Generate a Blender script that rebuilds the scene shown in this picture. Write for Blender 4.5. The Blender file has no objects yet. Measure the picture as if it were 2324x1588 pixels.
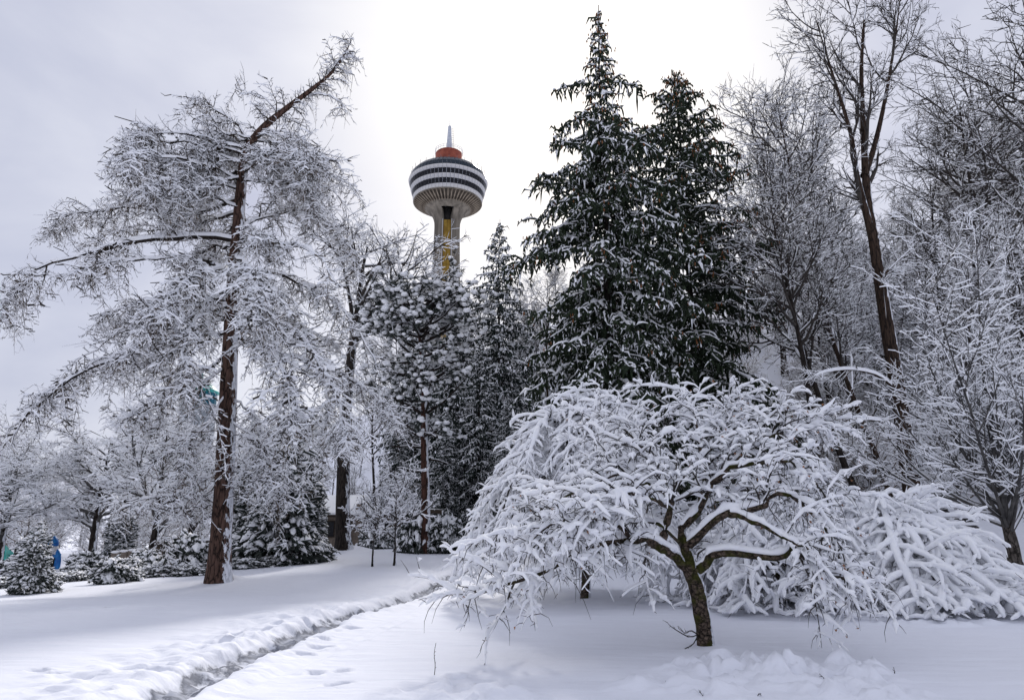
import bpy, math, random
import numpy as np
from mathutils import Vector

# ------------------------------------------------------------------ camera, sky, sun, exposure
SC = bpy.context.scene
COL = SC.collection
PITCH = math.radians(14.7)
EYE = np.array([0.0, 0.0, 1.6])
cam = bpy.data.cameras.new('camera'); cam.lens = 24.0; cam.sensor_width = 36.0
cam.clip_start = 0.1; cam.clip_end = 5000.0
camo = bpy.data.objects.new('camera', cam); COL.objects.link(camo)
camo.location = EYE; camo.rotation_euler = (math.radians(90) + PITCH, 0, 0)
SC.camera = camo

SUN_EL, SUN_AZ = math.radians(36), math.radians(5)       # behind the cloud, ahead of the camera
SUN_DIR = Vector((math.sin(SUN_AZ)*math.cos(SUN_EL), math.cos(SUN_AZ)*math.cos(SUN_EL), math.sin(SUN_EL)))
W = bpy.data.worlds.new('World'); SC.world = W; W.use_nodes = True
wt = W.node_tree; wt.nodes.clear()
def wn(t, **k):
    n = wt.nodes.new(t)
    for a, b in k.items(): setattr(n, a, b)
    return n
wl = wt.links.new
wout = wn('ShaderNodeOutputWorld'); bg = wn('ShaderNodeBackground'); bg.inputs['Strength'].default_value = 0.086
sky = wn('ShaderNodeTexSky'); sky.sky_type = 'NISHITA'; sky.sun_disc = False
sky.sun_elevation = SUN_EL; sky.sun_rotation = SUN_AZ; sky.dust_density = 3.0
tc = wn('ShaderNodeTexCoord')
mp = wn('ShaderNodeMapping'); mp.inputs['Scale'].default_value = (1.0, 1.0, 2.2)
nz = wn('ShaderNodeTexNoise'); nz.inputs['Scale'].default_value = 2.1; nz.inputs['Detail'].default_value = 6; nz.inputs['Roughness'].default_value = 0.5
nz.inputs['Distortion'].default_value = 0.35
cr = wn('ShaderNodeValToRGB')                              # cloud deck: lavender grey to white
cr.color_ramp.elements[0].position = 0.36; cr.color_ramp.elements[0].color = (5.4, 5.7, 7.2, 1)
cr.color_ramp.elements[1].position = 0.64; cr.color_ramp.elements[1].color = (7.9, 8.1, 9.1, 1)
dot = wn('ShaderNodeVectorMath', operation='DOT_PRODUCT'); dot.inputs[1].default_value = SUN_DIR
nrm = wn('ShaderNodeVectorMath', operation='NORMALIZE')
mr = wn('ShaderNodeMapRange'); mr.inputs['From Min'].default_value = 0.915; mr.inputs['From Max'].default_value = 1.0
mr.interpolation_type = 'SMOOTHSTEP'
glow = wn('ShaderNodeMix', data_type='RGBA')
glow.inputs['B'].default_value = (10.2, 10.2, 10.2, 1)
wl(tc.outputs['Generated'], mp.inputs['Vector']); wl(mp.outputs[0], nz.inputs['Vector']); wl(nz.outputs['Fac'], cr.inputs['Fac'])
wl(tc.outputs['Generated'], nrm.inputs[0]); wl(nrm.outputs[0], dot.inputs[0]); wl(dot.outputs['Value'], mr.inputs['Value'])
gm = wn('ShaderNodeMath', operation='MULTIPLY'); gm.inputs[1].default_value = 0.95
wl(mr.outputs[0], gm.inputs[0]); wl(gm.outputs[0], glow.inputs['Factor']); wl(cr.outputs[0], glow.inputs['A'])
mixs = wn('ShaderNodeMix', data_type='RGBA'); mixs.inputs['Factor'].default_value = 0.90   # thin clear-sky tint through the cloud
wl(sky.outputs[0], mixs.inputs['A']); wl(glow.outputs['Result'], mixs.inputs['B'])
wl(mixs.outputs['Result'], bg.inputs['Color']); wl(bg.outputs[0], wout.inputs[0])

sl = bpy.data.lights.new('sun', 'SUN'); sl.energy = 2.4; sl.angle = math.radians(9); sl.color = (1.0, 0.96, 0.92)
so = bpy.data.objects.new('sun', sl); COL.objects.link(so)
so.rotation_euler = (-SUN_DIR).to_track_quat('-Z', 'Y').to_euler(); so.location = SUN_DIR*60
vs = SC.view_settings; vs.view_transform = 'Standard'; vs.look = 'None'; vs.exposure = 0.22; vs.gamma = 1.0; vs.use_curve_mapping = False
SC.cycles.use_denoising = True; SC.cycles.denoiser = 'OPENIMAGEDENOISE'; SC.cycles.denoising_input_passes = 'RGB_ALBEDO_NORMAL'; SC.cycles.denoising_prefilter = 'ACCURATE'
SC.cycles.max_bounces = 8; SC.cycles.diffuse_bounces = 6; SC.cycles.glossy_bounces = 2; SC.cycles.transmission_bounces = 2
SC.cycles.caustics_reflective = False; SC.cycles.caustics_refractive = False

# ------------------------------------------------------------------ pixel <-> place helpers (photograph seen at 2324 x 1588)
FPX = 24/36*2324
def ray(px, py):
    a, b = (px-1162)/FPX, (794-py)/FPX
    c, s = math.cos(PITCH), math.sin(PITCH)
    d = np.array([a, c - b*s, s + b*c])
    return d/np.linalg.norm(d)
def at(px, py, Y):
    d = ray(px, py); return EYE + d*(Y/d[1])

# ------------------------------------------------------------------ noise + terrain
def hashgrid(seed, n=256): return np.random.default_rng(seed).random((n, n))
_G = {}
def vnoise(x, y, seed=0):
    if seed not in _G: _G[seed] = hashgrid(seed)
    g = _G[seed]
    xi = np.floor(x).astype(int); yi = np.floor(y).astype(int)
    fx = x-xi; fy = y-yi
    fx = fx*fx*(3-2*fx); fy = fy*fy*(3-2*fy)
    a = g[xi % 256, yi % 256]; b = g[(xi+1) % 256, yi % 256]; c = g[xi % 256, (yi+1) % 256]; d = g[(xi+1) % 256, (yi+1) % 256]
    return (a*(1-fx)+b*fx)*(1-fy)+(c*(1-fx)+d*fx)*fy - 0.5
def sst(a, b, x):
    t = np.clip((x-a)/(b-a), 0, 1); return t*t*(3-2*t)
def hill_start(x): return np.where(x > 6, 33.0 - 0.05*np.clip(x-6, 0, 60), 33.0 + np.clip(6-x, 0, 400)*1.55)
def terrain(x, y):
    x = np.asarray(x, float); y = np.asarray(y, float)
    z = 0.45*sst(5, 16, x)*sst(11, 21, y)
    z = z + 0.0215*np.clip(y-20, 0, 22)*sst(-19, -11, x)*(1-.5*sst(4, 10, x))
    z = z - 0.042*np.clip(-x-8, 0, 22)*sst(12, 24, y)
    y0 = hill_start(x)
    z = z + 25*sst(0, 1, (y-y0)/50) + 0.15*np.clip(y-y0, 0, 12)*sst(0, 10, x)
    z = z + 0.10*vnoise(x*.22, y*.22, 3)*sst(6, 14, y) + 0.5*vnoise(x*.15+9, y*.15, 4)*sst(0, 8, y-y0)
    return z
def ground_at(px, py, far=200):
    d = ray(px, py); t = 4.0
    while t < far:
        p = EYE + d*t
        if p[2] <= float(terrain(p[0], p[1])): return np.array([p[0], p[1], float(terrain(p[0], p[1]))])
        t += 0.05
    p = EYE + d*far
    return np.array([p[0], p[1], float(terrain(p[0], p[1]))])
def base_at(px, Y):
    p = at(px, 1150, Y); return np.array([p[0], Y, float(terrain(p[0], Y))])

# ------------------------------------------------------------------ materials
def mat(name):
    m = bpy.data.materials.new(name); m.use_nodes = True
    return m, m.node_tree, m.node_tree.nodes['Principled BSDF']
def nd(t, ty, **k):
    n = t.nodes.new(ty)
    for a, b in k.items(): setattr(n, a, b)
    return n
M = {}
def simple(name, c, rough=.8, c2=None, scale=8, stretch=(1, 1, 1), bump=0, metal=0, detail=4, rnd=0.0, lo=.38, hi=.62):
    m, t, b = mat(name)
    b.inputs['Roughness'].default_value = rough; b.inputs['Metallic'].default_value = metal
    b.inputs['Specular IOR Level'].default_value = 0.25
    tcn = nd(t, 'ShaderNodeTexCoord'); mpn = nd(t, 'ShaderNodeMapping'); mpn.inputs['Scale'].default_value = stretch
    n = nd(t, 'ShaderNodeTexNoise'); n.inputs['Scale'].default_value = scale; n.inputs['Detail'].default_value = detail
    t.links.new(tcn.outputs['Object'], mpn.inputs[0]); t.links.new(mpn.outputs[0], n.inputs['Vector'])
    r = nd(t, 'ShaderNodeValToRGB'); r.color_ramp.elements[0].position = lo; r.color_ramp.elements[1].position = hi
    r.color_ramp.elements[0].color = (*c, 1); r.color_ramp.elements[1].color = (*(c2 or [v*1.35 for v in c]), 1)
    t.links.new(n.outputs['Fac'], r.inputs[0])
    t.links.new(r.outputs[0], b.inputs['Base Color'])
    if bump:
        bp = nd(t, 'ShaderNodeBump'); bp.inputs['Strength'].default_value = bump; bp.inputs['Distance'].default_value = .02
        t.links.new(n.outputs['Fac'], bp.inputs['Height']); t.links.new(bp.outputs[0], b.inputs['Normal'])
    M[name] = m
    return m
simple('snow', (.89, .90, .935), .7, (.94, .945, .955), 9, bump=.25)
simple('snow_twig', (.87, .885, .925), .75, (.92, .925, .945), 6)
simple('twig', (.030, .026, .024), .9, (.060, .052, .046), 5)
simple('twig_brown', (.060, .046, .036), .9, (.13, .095, .065), 3)
simple('twig_grey', (.045, .043, .042), .9, (.10, .095, .09), 3)
simple('needle', (.008, .014, .008), .8, (.028, .042, .020), 2.2)
simple('needle_dark', (.008, .015, .013), .8, (.028, .040, .032), 2.2)
simple('needle_pine', (.016, .024, .021), .8, (.055, .064, .056), 2.0)
simple('cone', (.10, .042, .018), .8, (.24, .10, .04), 9)
simple('dead_leaf', (.20, .075, .03), .8, (.40, .20, .10), 4)
simple('concrete', (.10, .088, .072), .9, (.205, .18, .148), .55, (1, 1, .10), bump=.2, detail=8)
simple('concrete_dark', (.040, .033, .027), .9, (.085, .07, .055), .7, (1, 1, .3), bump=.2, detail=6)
simple('rib_concrete', (.13, .105, .08), .9, (.24, .20, .155), .9, bump=.1)
simple('panel_white', (.40, .40, .42), .5, (.52, .51, .50), .5)
simple('metal_white', (.45, .48, .54), .5, (.55, .58, .64), 1)
simple('metal_grey', (.12, .13, .14), .5, (.2, .2, .22), 2)
simple('yellow_panel', (.20, .115, .012), .5, (.29, .18, .025), .6)
simple('black_void', (.010, .009, .009), .7, (.02, .018, .016), 1)
simple('red_drum', (.22, .045, .025), .6, (.32, .08, .045), .6)
simple('stone', (.020, .019, .020), .9, (.055, .05, .047), 5, bump=.5)
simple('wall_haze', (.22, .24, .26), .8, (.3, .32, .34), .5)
simple('brick_grey', (.17, .14, .115), .9, (.26, .21, .17), 6, bump=.2)
simple('timber_dark', (.030, .022, .016), .8, (.075, .055, .04), 5, (1, 1, 6))
simple('copper_teal', (.02, .22, .21), .45, (.06, .38, .34), .7)
simple('blue_paint', (.015, .12, .42), .4, (.03, .24, .60), 2)
simple('white_paint', (.62, .63, .66), .5, (.75, .76, .78), 2)
simple('orange_paint', (.45, .14, .02), .5, (.6, .22, .05), 3)
simple('teal_paint', (.02, .30, .26), .5, (.04, .40, .36), 2)
simple('root_bark', (.03, .025, .022), .9, (.07, .06, .05), 12, bump=.6)

def glassm(name, c, rough=.08):
    m, t, b = mat(name); b.inputs['Base Color'].default_value = (*c, 1); b.inputs['Roughness'].default_value = rough
    b.inputs['Specular IOR Level'].default_value = .22; M[name] = m
glassm('glass_dark', (.006, .006, .010), .25); glassm('glass_blue', (.012, .022, .035), .15); glassm('glass_teal', (.01, .10, .15), .12)

def bark(name, c, c2, crack, scale=9, zs=.22, plaster=(.9, -.25, .35), thr=.62, moss=None, amount=1.0):
    """furrowed bark; wet snow stuck to the windward side"""
    m, t, b = mat(name); b.inputs['Roughness'].default_value = .92; b.inputs['Specular IOR Level'].default_value = .15
    tcn = nd(t, 'ShaderNodeTexCoord'); mpn = nd(t, 'ShaderNodeMapping'); mpn.inputs['Scale'].default_value = (1, 1, zs)
    t.links.new(tcn.outputs['Object'], mpn.inputs[0])
    v = nd(t, 'ShaderNodeTexVoronoi'); v.feature = 'DISTANCE_TO_EDGE'; v.inputs['Scale'].default_value = scale
    n = nd(t, 'ShaderNodeTexNoise'); n.inputs['Scale'].default_value = scale*1.7; n.inputs['Detail'].default_value = 6; n.inputs['Roughness'].default_value = .65
    wrp = nd(t, 'ShaderNodeVectorMath', operation='MULTIPLY_ADD'); wrp.inputs[1].default_value = (.12, .12, .12)
    t.links.new(mpn.outputs[0], n.inputs['Vector']); t.links.new(n.outputs['Color'], wrp.inputs[0]); t.links.new(mpn.outputs[0], wrp.inputs[2])
    t.links.new(wrp.outputs[0], v.inputs['Vector'])
    r = nd(t, 'ShaderNodeValToRGB'); r.color_ramp.elements[0].position = .35; r.color_ramp.elements[1].position = .7
    r.color_ramp.elements[0].color = (*c, 1); r.color_ramp.elements[1].color = (*c2, 1)
    t.links.new(n.outputs['Fac'], r.inputs[0])
    ck = nd(t, 'ShaderNodeMapRange'); ck.inputs['From Max'].default_value = .09
    t.links.new(v.outputs['Distance'], ck.inputs['Value'])
    mx = nd(t, 'ShaderNodeMix', data_type='RGBA'); mx.inputs['A'].default_value = (*crack, 1)
    t.links.new(ck.outputs[0], mx.inputs['Factor']); t.links.new(r.outputs[0], mx.inputs['B'])
    colr = mx.outputs['Result']
    geo = nd(t, 'ShaderNodeNewGeometry')
    if moss:
        n3 = nd(t, 'ShaderNodeTexNoise'); n3.inputs['Scale'].default_value = 5; n3.inputs['Detail'].default_value = 5
        t.links.new(tcn.outputs['Object'], n3.inputs['Vector'])
        m3 = nd(t, 'ShaderNodeMapRange'); m3.inputs['From Min'].default_value = .48; m3.inputs['From Max'].default_value = .62
        t.links.new(n3.outputs['Fac'], m3.inputs['Value'])
        mm = nd(t, 'ShaderNodeMix', data_type='RGBA'); mm.inputs['B'].default_value = (*moss, 1)
        t.links.new(m3.outputs[0], mm.inputs['Factor']); t.links.new(colr, mm.inputs['A']); colr = mm.outputs['Result']
    dp = nd(t, 'ShaderNodeVectorMath', operation='DOT_PRODUCT'); dp.inputs[1].default_value = plaster
    t.links.new(geo.outputs['Normal'], dp.inputs[0])
    n2 = nd(t, 'ShaderNodeTexNoise'); n2.inputs['Scale'].default_value = 3.2; n2.inputs['Detail'].default_value = 7; n2.inputs['Roughness'].default_value = .7
    mp2 = nd(t, 'ShaderNodeMapping'); mp2.inputs['Scale'].default_value = (1.6, 1.6, .7); t.links.new(tcn.outputs['Object'], mp2.inputs[0]); t.links.new(mp2.outputs[0], n2.inputs['Vector'])
    ad = nd(t, 'ShaderNodeMath', operation='MULTIPLY_ADD'); ad.inputs[1].default_value = 1.5*amount
    t.links.new(n2.outputs['Fac'], ad.inputs[0]); t.links.new(dp.outputs['Value'], ad.inputs[2])
    sr = nd(t, 'ShaderNodeMapRange'); sr.inputs['From Min'].default_value = thr+.75*amount; sr.inputs['From Max'].default_value = thr+.80*amount
    t.links.new(ad.outputs[0], sr.inputs['Value'])
    fx = nd(t, 'ShaderNodeMix', data_type='RGBA'); fx.inputs['B'].default_value = (.82, .84, .89, 1)
    t.links.new(sr.outputs[0], fx.inputs['Factor']); t.links.new(colr, fx.inputs['A'])
    t.links.new(fx.outputs['Result'], b.inputs['Base Color'])
    bp = nd(t, 'ShaderNodeBump'); bp.inputs['Strength'].default_value = .8; bp.inputs['Distance'].default_value = .03
    t.links.new(ck.outputs[0], bp.inputs['Height']); t.links.new(bp.outputs[0], b.inputs['Normal'])
    M[name] = m
bark('bark_larch', (.060, .036, .028), (.135, .080, .062), (.010, .007, .006), 8, .2, thr=.86)
bark('bark_dark', (.022, .018, .016), (.055, .044, .038), (.006, .005, .005), 9, .2, thr=.86)
bark('bark_brown', (.030, .021, .016), (.078, .050, .036), (.010, .007, .006), 8, .16, thr=.75)
bark('bark_pine', (.050, .025, .019), (.115, .055, .040), (.014, .008, .007), 7, .2, thr=.7)
bark('bark_crab', (.020, .016, .013), (.17, .125, .095), (.008, .006, .005), 12, 1.3, plaster=(.95, .05, .35), thr=.62, moss=(.050, .052, .012))
bark('bark_vase', (.05, .042, .036), (.15, .13, .115), (.014, .012, .010), 9, .4, thr=.95)

def ground_material():
    m, t, b = mat('snow_ground'); b.inputs['Roughness'].default_value = .75; b.inputs['Specular IOR Level'].default_value = .2
    tcn = nd(t, 'ShaderNodeTexCoord')
    a = nd(t, 'ShaderNodeAttribute'); a.attribute_name = 'slush'
    n = nd(t, 'ShaderNodeTexNoise'); n.inputs['Scale'].default_value = 7; n.inputs['Detail'].default_value = 8; n.inputs['Roughness'].default_value = .7
    t.links.new(tcn.outputs['Object'], n.inputs['Vector'])
    ad = nd(t, 'ShaderNodeMath', operation='MULTIPLY_ADD'); ad.inputs[1].default_value = .9; t.links.new(n.outputs['Fac'], ad.inputs[0])
    t.links.new(a.outputs['Fac'], ad.inputs[2])
    r = nd(t, 'ShaderNodeValToRGB'); e = r.color_ramp.elements
    e[0].position = .62; e[0].color = (.845, .86, .92, 1); e[1].position = 1.25; e[1].color = (.15, .16, .19, 1)
    x = e.new(.86); x.color = (.66, .68, .74, 1); x = e.new(1.0); x.color = (.42, .44, .50, 1)
    dv = nd(t, 'ShaderNodeMath', operation='MULTIPLY'); dv.inputs[1].default_value = .72
    t.links.new(ad.outputs[0], dv.inputs[0]); t.links.new(dv.outputs[0], r.inputs[0])
    e[0].position = .45; e[1].position = .62; e[2].position = .74; e[3].position = .95
    t.links.new(r.outputs[0], b.inputs['Base Color'])
    n2 = nd(t, 'ShaderNodeTexNoise'); n2.inputs['Scale'].default_value = 30; n2.inputs['Detail'].default_value = 8; n2.inputs['Roughness'].default_value = .7
    t.links.new(tcn.outputs['Object'], n2.inputs['Vector'])
    n3 = nd(t, 'ShaderNodeTexNoise'); n3.inputs['Scale'].default_value = 1.6; n3.inputs['Detail'].default_value = 5
    mp3 = nd(t, 'ShaderNodeMapping'); mp3.inputs['Scale'].default_value = (.7, 3.2, 1); mp3.inputs['Rotation'].default_value = (0, 0, .15)
    t.links.new(tcn.outputs['Object'], mp3.inputs[0]); t.links.new(mp3.outputs[0], n3.inputs['Vector'])
    b1 = nd(t, 'ShaderNodeBump'); b1.inputs['Strength'].default_value = .35; b1.inputs['Distance'].default_value = .015
    b2 = nd(t, 'ShaderNodeBump'); b2.inputs['Strength'].default_value = .55; b2.inputs['Distance'].default_value = .07
    t.links.new(n3.outputs['Fac'], b2.inputs['Height']); t.links.new(n2.outputs['Fac'], b1.inputs['Height'])
    t.links.new(b2.outputs[0], b1.inputs['Normal']); t.links.new(b1.outputs[0], b.inputs['Normal'])
    M['snow_ground'] = m
ground_material()

# ------------------------------------------------------------------ mesh building
class MB:
    def __init__(s): s.V = []; s.Q = []; s.T = []; s.mq = []; s.mt = []; s.n = 0
    def add(s, V, Q=None, T=None, mq=0, mt=0):
        V = np.asarray(V, np.float32).reshape(-1, 3)
        if Q is not None and len(Q):
            Q = np.asarray(Q, np.int64).reshape(-1, 4); s.Q.append(Q+s.n); s.mq.append(np.broadcast_to(np.asarray(mq, np.int32), (len(Q),)))
        if T is not None and len(T):
            T = np.asarray(T, np.int64).reshape(-1, 3); s.T.append(T+s.n); s.mt.append(np.broadcast_to(np.asarray(mt, np.int32), (len(T),)))
        s.V.append(V); s.n += len(V); return s
    def box(s, lo, hi, mi=0):
        x0, y0, z0 = lo; x1, y1, z1 = hi
        v = [(x0,y0,z0),(x1,y0,z0),(x1,y1,z0),(x0,y1,z0),(x0,y0,z1),(x1,y0,z1),(x1,y1,z1),(x0,y1,z1)]
        return s.add(v, [(0,3,2,1),(4,5,6,7),(0,1,5,4),(1,2,6,5),(2,3,7,6),(3,0,4,7)], mq=mi)
    def mesh(s, name, mats, smooth=False):
        me = bpy.data.meshes.new(name)
        V = np.concatenate(s.V) if s.V else np.zeros((0, 3), np.float32)
        Q = np.concatenate(s.Q) if s.Q else np.zeros((0, 4), np.int64)
        T = np.concatenate(s.T) if s.T else np.zeros((0, 3), np.int64)
        me.vertices.add(len(V)); me.vertices.foreach_set('co', V.ravel())
        me.loops.add(Q.size+T.size); me.loops.foreach_set('vertex_index', np.concatenate([Q.ravel(), T.ravel()]).astype(np.int32))
        nf = len(Q)+len(T); me.polygons.add(nf)
        st = np.concatenate([np.arange(len(Q))*4, Q.size+np.arange(len(T))*3]).astype(np.int32)
        me.polygons.foreach_set('loop_start', st)
        mi = np.concatenate([*s.mq, *s.mt]).astype(np.int32) if nf else np.zeros(0, np.int32)
        me.polygons.foreach_set('material_index', mi)
        me.polygons.foreach_set('use_smooth', np.full(nf, smooth))
        for m in (mats if isinstance(mats, (list, tuple)) else [mats]): me.materials.append(M[m])
        me.update(calc_edges=True)
        return me
    def build(s, name, mats, parent=None, smooth=False, stuff=False):
        o = bpy.data.objects.new(name, s.mesh(name, mats, smooth)); COL.objects.link(o)
        if parent is not None: o.parent = parent
        if stuff: o['kind'] = 'stuff'
        return o
def unit(v): return v/np.maximum(np.linalg.norm(v, axis=-1, keepdims=True), 1e-9)
def tubes(mb, P, R, sides=3, S=None, mat0=0, mat1=1, rng=None, drop=0.0, flat=0.0):
    """N chains of n points -> tubes; S lifts the upper side into a ridge of snow (faces get slot mat1)"""
    P = np.asarray(P, float); N, n, _ = P.shape
    if N == 0: return
    R = np.broadcast_to(R, (N, n))
    T = unit(np.gradient(P, axis=1))
    rg = rng or np.random.default_rng(1)
    ref = np.zeros((N, 1, 3)); ref[:, 0, 2] = 1; ref[:, 0, :2] = rg.normal(0, .12, (N, 2)) + np.array([.10, -.06])
    side = unit(np.cross(T, ref)); up = np.cross(side, T)
    th = math.pi/2 + 2*math.pi*np.arange(sides)/sides
    c, s = np.cos(th), np.sin(th)
    s2 = np.where(s < 0, s*(1-flat), s)
    V = P[:, :, None] + R[:, :, None, None]*(c[None, None, :, None]*side[:, :, None] + s2[None, None, :, None]*up[:, :, None])
    if S is not None:
        S = np.broadcast_to(S, (N, n))*np.clip(1.15-np.abs(T[..., 2])**1.5, .12, 1)
        V = V + (S[:, :, None]*np.maximum(s, 0)[None, None])[..., None]*(.75*np.array([0, 0, 1.])+.25*up[:, :, None])
    b = (np.arange(N)*n*sides)[:, None, None] + (np.arange(n-1)*sides)[None, :, None]
    k = np.arange(sides)[None, None]; k2 = (np.arange(sides)+1) % sides
    Q = np.stack([b+k, b+k2[None, None], b+sides+k2[None, None], b+sides+k], -1)
    mi = np.full((N, n-1, sides), mat0)
    if S is not None:
        sm = (s + s[k2])/2
        on = (rg.random((N, n-1)) >= drop)
        mi = np.where(on[:, :, None] & (sm > .02)[None, None], mat1, mat0)
    mb.add(V, Q, mq=mi.ravel())
def spline(pts, n):
    """Catmull-Rom through pts (k, d) -> n samples"""
    p = np.asarray(pts, float); k = len(p)
    q = np.vstack([2*p[0]-p[1], p, 2*p[-1]-p[-2]])
    u = np.linspace(0, k-1, n); i = np.minimum(u.astype(int), k-2); f = (u-i)[:, None]
    a, b, c, d = q[i], q[i+1], q[i+2], q[i+3]
    return .5*(2*b + (c-a)*f + (2*a-5*b+4*c-d)*f**2 + (3*b-a-3*c+d)*f**3)
def plen(P): return np.linalg.norm(np.diff(P, axis=1), axis=2).sum(1)
def grow(rng, P, R, num=None, dens=None, t0=.2, t1=1., L=1., Lv=.3, Lt=0., rel=False, ang=45, av=12, m=4, grav=0., noise=.1,
         mode='round', rfac=.5, rmax=9., rtip=.003, gpow=0, lift=0., keep=None):
    N, n, _ = P.shape
    ln = plen(P)
    if num is not None: cnt = np.full(N, num)
    else: cnt = np.maximum(1, np.floor(dens*ln*(t1-t0)+rng.random(N))).astype(int)
    idx = np.repeat(np.arange(N), cnt)
    if len(idx) == 0: return np.zeros((0, m, 3)), np.zeros((0, m)), idx, np.zeros(0)
    first = np.cumsum(cnt)-cnt; k = np.arange(len(idx))-first[idx]
    t = t0+(t1-t0)*(k+rng.random(len(idx)))/cnt[idx]
    u = np.clip(t, 0, .999)*(n-1); i = np.minimum(u.astype(int), n-2); f = (u-i)[:, None]
    A, B = P[idx, i], P[idx, i+1]
    p0 = A*(1-f)+B*f; T = unit(B-A); r0 = R[idx, i]*(1-f[:, 0])+R[idx, i+1]*f[:, 0]
    l = L*np.exp(rng.normal(0, Lv, len(idx)))*(1-Lt*t)
    if rel: l = l*ln[idx]
    a = np.radians(ang + rng.normal(0, av, len(idx)))[:, None]
    Z = np.array([0, 0, 1.])
    side = unit(np.cross(T, Z+rng.normal(0, .06, (len(idx), 3)))); upv = np.cross(side, T)
    if mode == 'round': az = rng.random(len(idx))*2*math.pi
    elif mode == 'flat': az = np.where(k % 2 == 0, 0, math.pi)+rng.normal(0, .35, len(idx))
    elif mode == 'upper': az = rng.normal(math.pi/2, 1.05, len(idx))
    elif mode == 'hang': az = rng.normal(-math.pi/2, .9, len(idx))
    az = az[:, None]
    d = np.cos(a)*T + np.sin(a)*(np.cos(az)*side + np.sin(az)*upv)
    d = unit(d + lift*Z)
    C = np.zeros((len(idx), m, 3)); C[:, 0] = p0; st = (l/(m-1))[:, None]
    for q in range(1, m):
        C[:, q] = C[:, q-1] + d*st
        g = grav*((q/(m-1))**gpow)
        d = unit(d + g*Z/(m-1)*2 + rng.normal(0, noise, d.shape))
    rb = np.minimum(np.minimum(r0*rfac, r0*.9), rmax)
    rb = np.maximum(rb, rtip*1.2)
    Rr = rb[:, None]*(1-np.linspace(0, 1, m)[None])**.8 + rtip*np.linspace(1, .6, m)[None]
    return C, Rr, idx, t
def ico(sub=1):
    f = (1+5**.5)/2
    v = [(-1,f,0),(1,f,0),(-1,-f,0),(1,-f,0),(0,-1,f),(0,1,f),(0,-1,-f),(0,1,-f),(f,0,-1),(f,0,1),(-f,0,-1),(-f,0,1)]
    t = [(0,11,5),(0,5,1),(0,1,7),(0,7,10),(0,10,11),(1,5,9),(5,11,4),(11,10,2),(10,7,6),(7,1,8),(3,9,4),(3,4,2),(3,2,6),(3,6,8),(3,8,9),(4,9,5),(2,4,11),(6,2,10),(8,6,7),(9,8,1)]
    v = [tuple(x/math.sqrt(1+f*f) for x in q) for q in v]
    for _ in range(sub):
        cache = {}; nt = []
        def mid(a, b):
            key = (min(a, b), max(a, b))
            if key not in cache:
                w = np.array(v[a])+np.array(v[b]); w /= np.linalg.norm(w); v.append(tuple(w)); cache[key] = len(v)-1
            return cache[key]
        for a, b, c in t:
            x, y, z = mid(a, b), mid(b, c), mid(c, a); nt += [(a,x,z),(b,y,x),(c,z,y),(x,y,z)]
        t = nt
    return np.array(v), np.array(t)
ICO0, ICO1, ICO2 = ico(0), ico(1), ico(2)
def blobs(mb, C, S, rng, kind=1, mi=0, jit=.18):
    """lumpy ellipsoids at C (N,3) with half sizes S (N,3)"""
    v, t = (ICO0, ICO1, ICO2)[kind]
    N = len(C)
    if N == 0: return
    a = rng.random(N)*6.28; ca, sa = np.cos(a), np.sin(a)
    w = v[None]*(1+rng.normal(0, jit, (N, len(v), 1)))
    x = w[..., 0]*ca[:, None]-w[..., 1]*sa[:, None]; y = w[..., 0]*sa[:, None]+w[..., 1]*ca[:, None]
    V = np.stack([x, y, w[..., 2]], -1)*np.asarray(S)[:, None]+np.asarray(C)[:, None]
    mb.add(V, None, t[None]+(np.arange(N)*len(v))[:, None, None], mt=mi)
def blades(mb, C, D, L, w, rng, mi=0):
    """flat slender leaves/needle tufts: N triangles from C along D"""
    N = len(C); s = unit(np.cross(D, rng.normal(0, 1, (N, 3))))*np.reshape(w, (-1, 1))
    V = np.stack([C-s, C+s, C+D*np.reshape(L, (-1, 1))], 1)
    mb.add(V, None, np.arange(N*3).reshape(-1, 3), mt=mi)

def empty(name, loc, label=None, cat=None, group=None, rz=0, sc=1.):
    o = bpy.data.objects.new(name, None); COL.objects.link(o); o.location = loc; o.rotation_euler = (0, 0, rz)
    o.scale = (sc, sc, sc) if np.isscalar(sc) else sc
    o.empty_display_size = .3
    return tag(o, label, cat, group)
def tag(o, label=None, cat=None, group=None, kind=None):
    if label: o['label'] = label
    if cat: o['category'] = cat
    if group: o['group'] = group
    if kind: o['kind'] = kind
    return o
def copy_tree(root, loc, rz, sc, label=None, group=None):
    c = root.copy(); COL.objects.link(c); c.location = loc; c.rotation_euler = (0, 0, rz); c.scale = (sc, sc, sc) if np.isscalar(sc) else sc
    if label: c['label'] = label
    if group: c['group'] = group
    elif 'group' in c: del c['group']
    for ch in list(root.children):
        k = ch.copy(); COL.objects.link(k); k.parent = c
        for g in list(ch.children):
            q = g.copy(); COL.objects.link(q); q.parent = k
    return c
def rev(mb, prof, n=48, mi=0, z0=0):
    """surface of revolution about z; prof = [(r, z)...]"""
    a = np.arange(n)*2*math.pi/n
    V = np.array([[(r*math.cos(q), r*math.sin(q), z+z0) for q in a] for r, z in prof])
    k = len(prof); b = (np.arange(k-1)*n)[:, None]; i = np.arange(n)[None]; j = (i+1) % n
    mb.add(V, np.stack([b+i, b+j, b+n+j, b+n+i], -1), mq=mi); return mb

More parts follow.
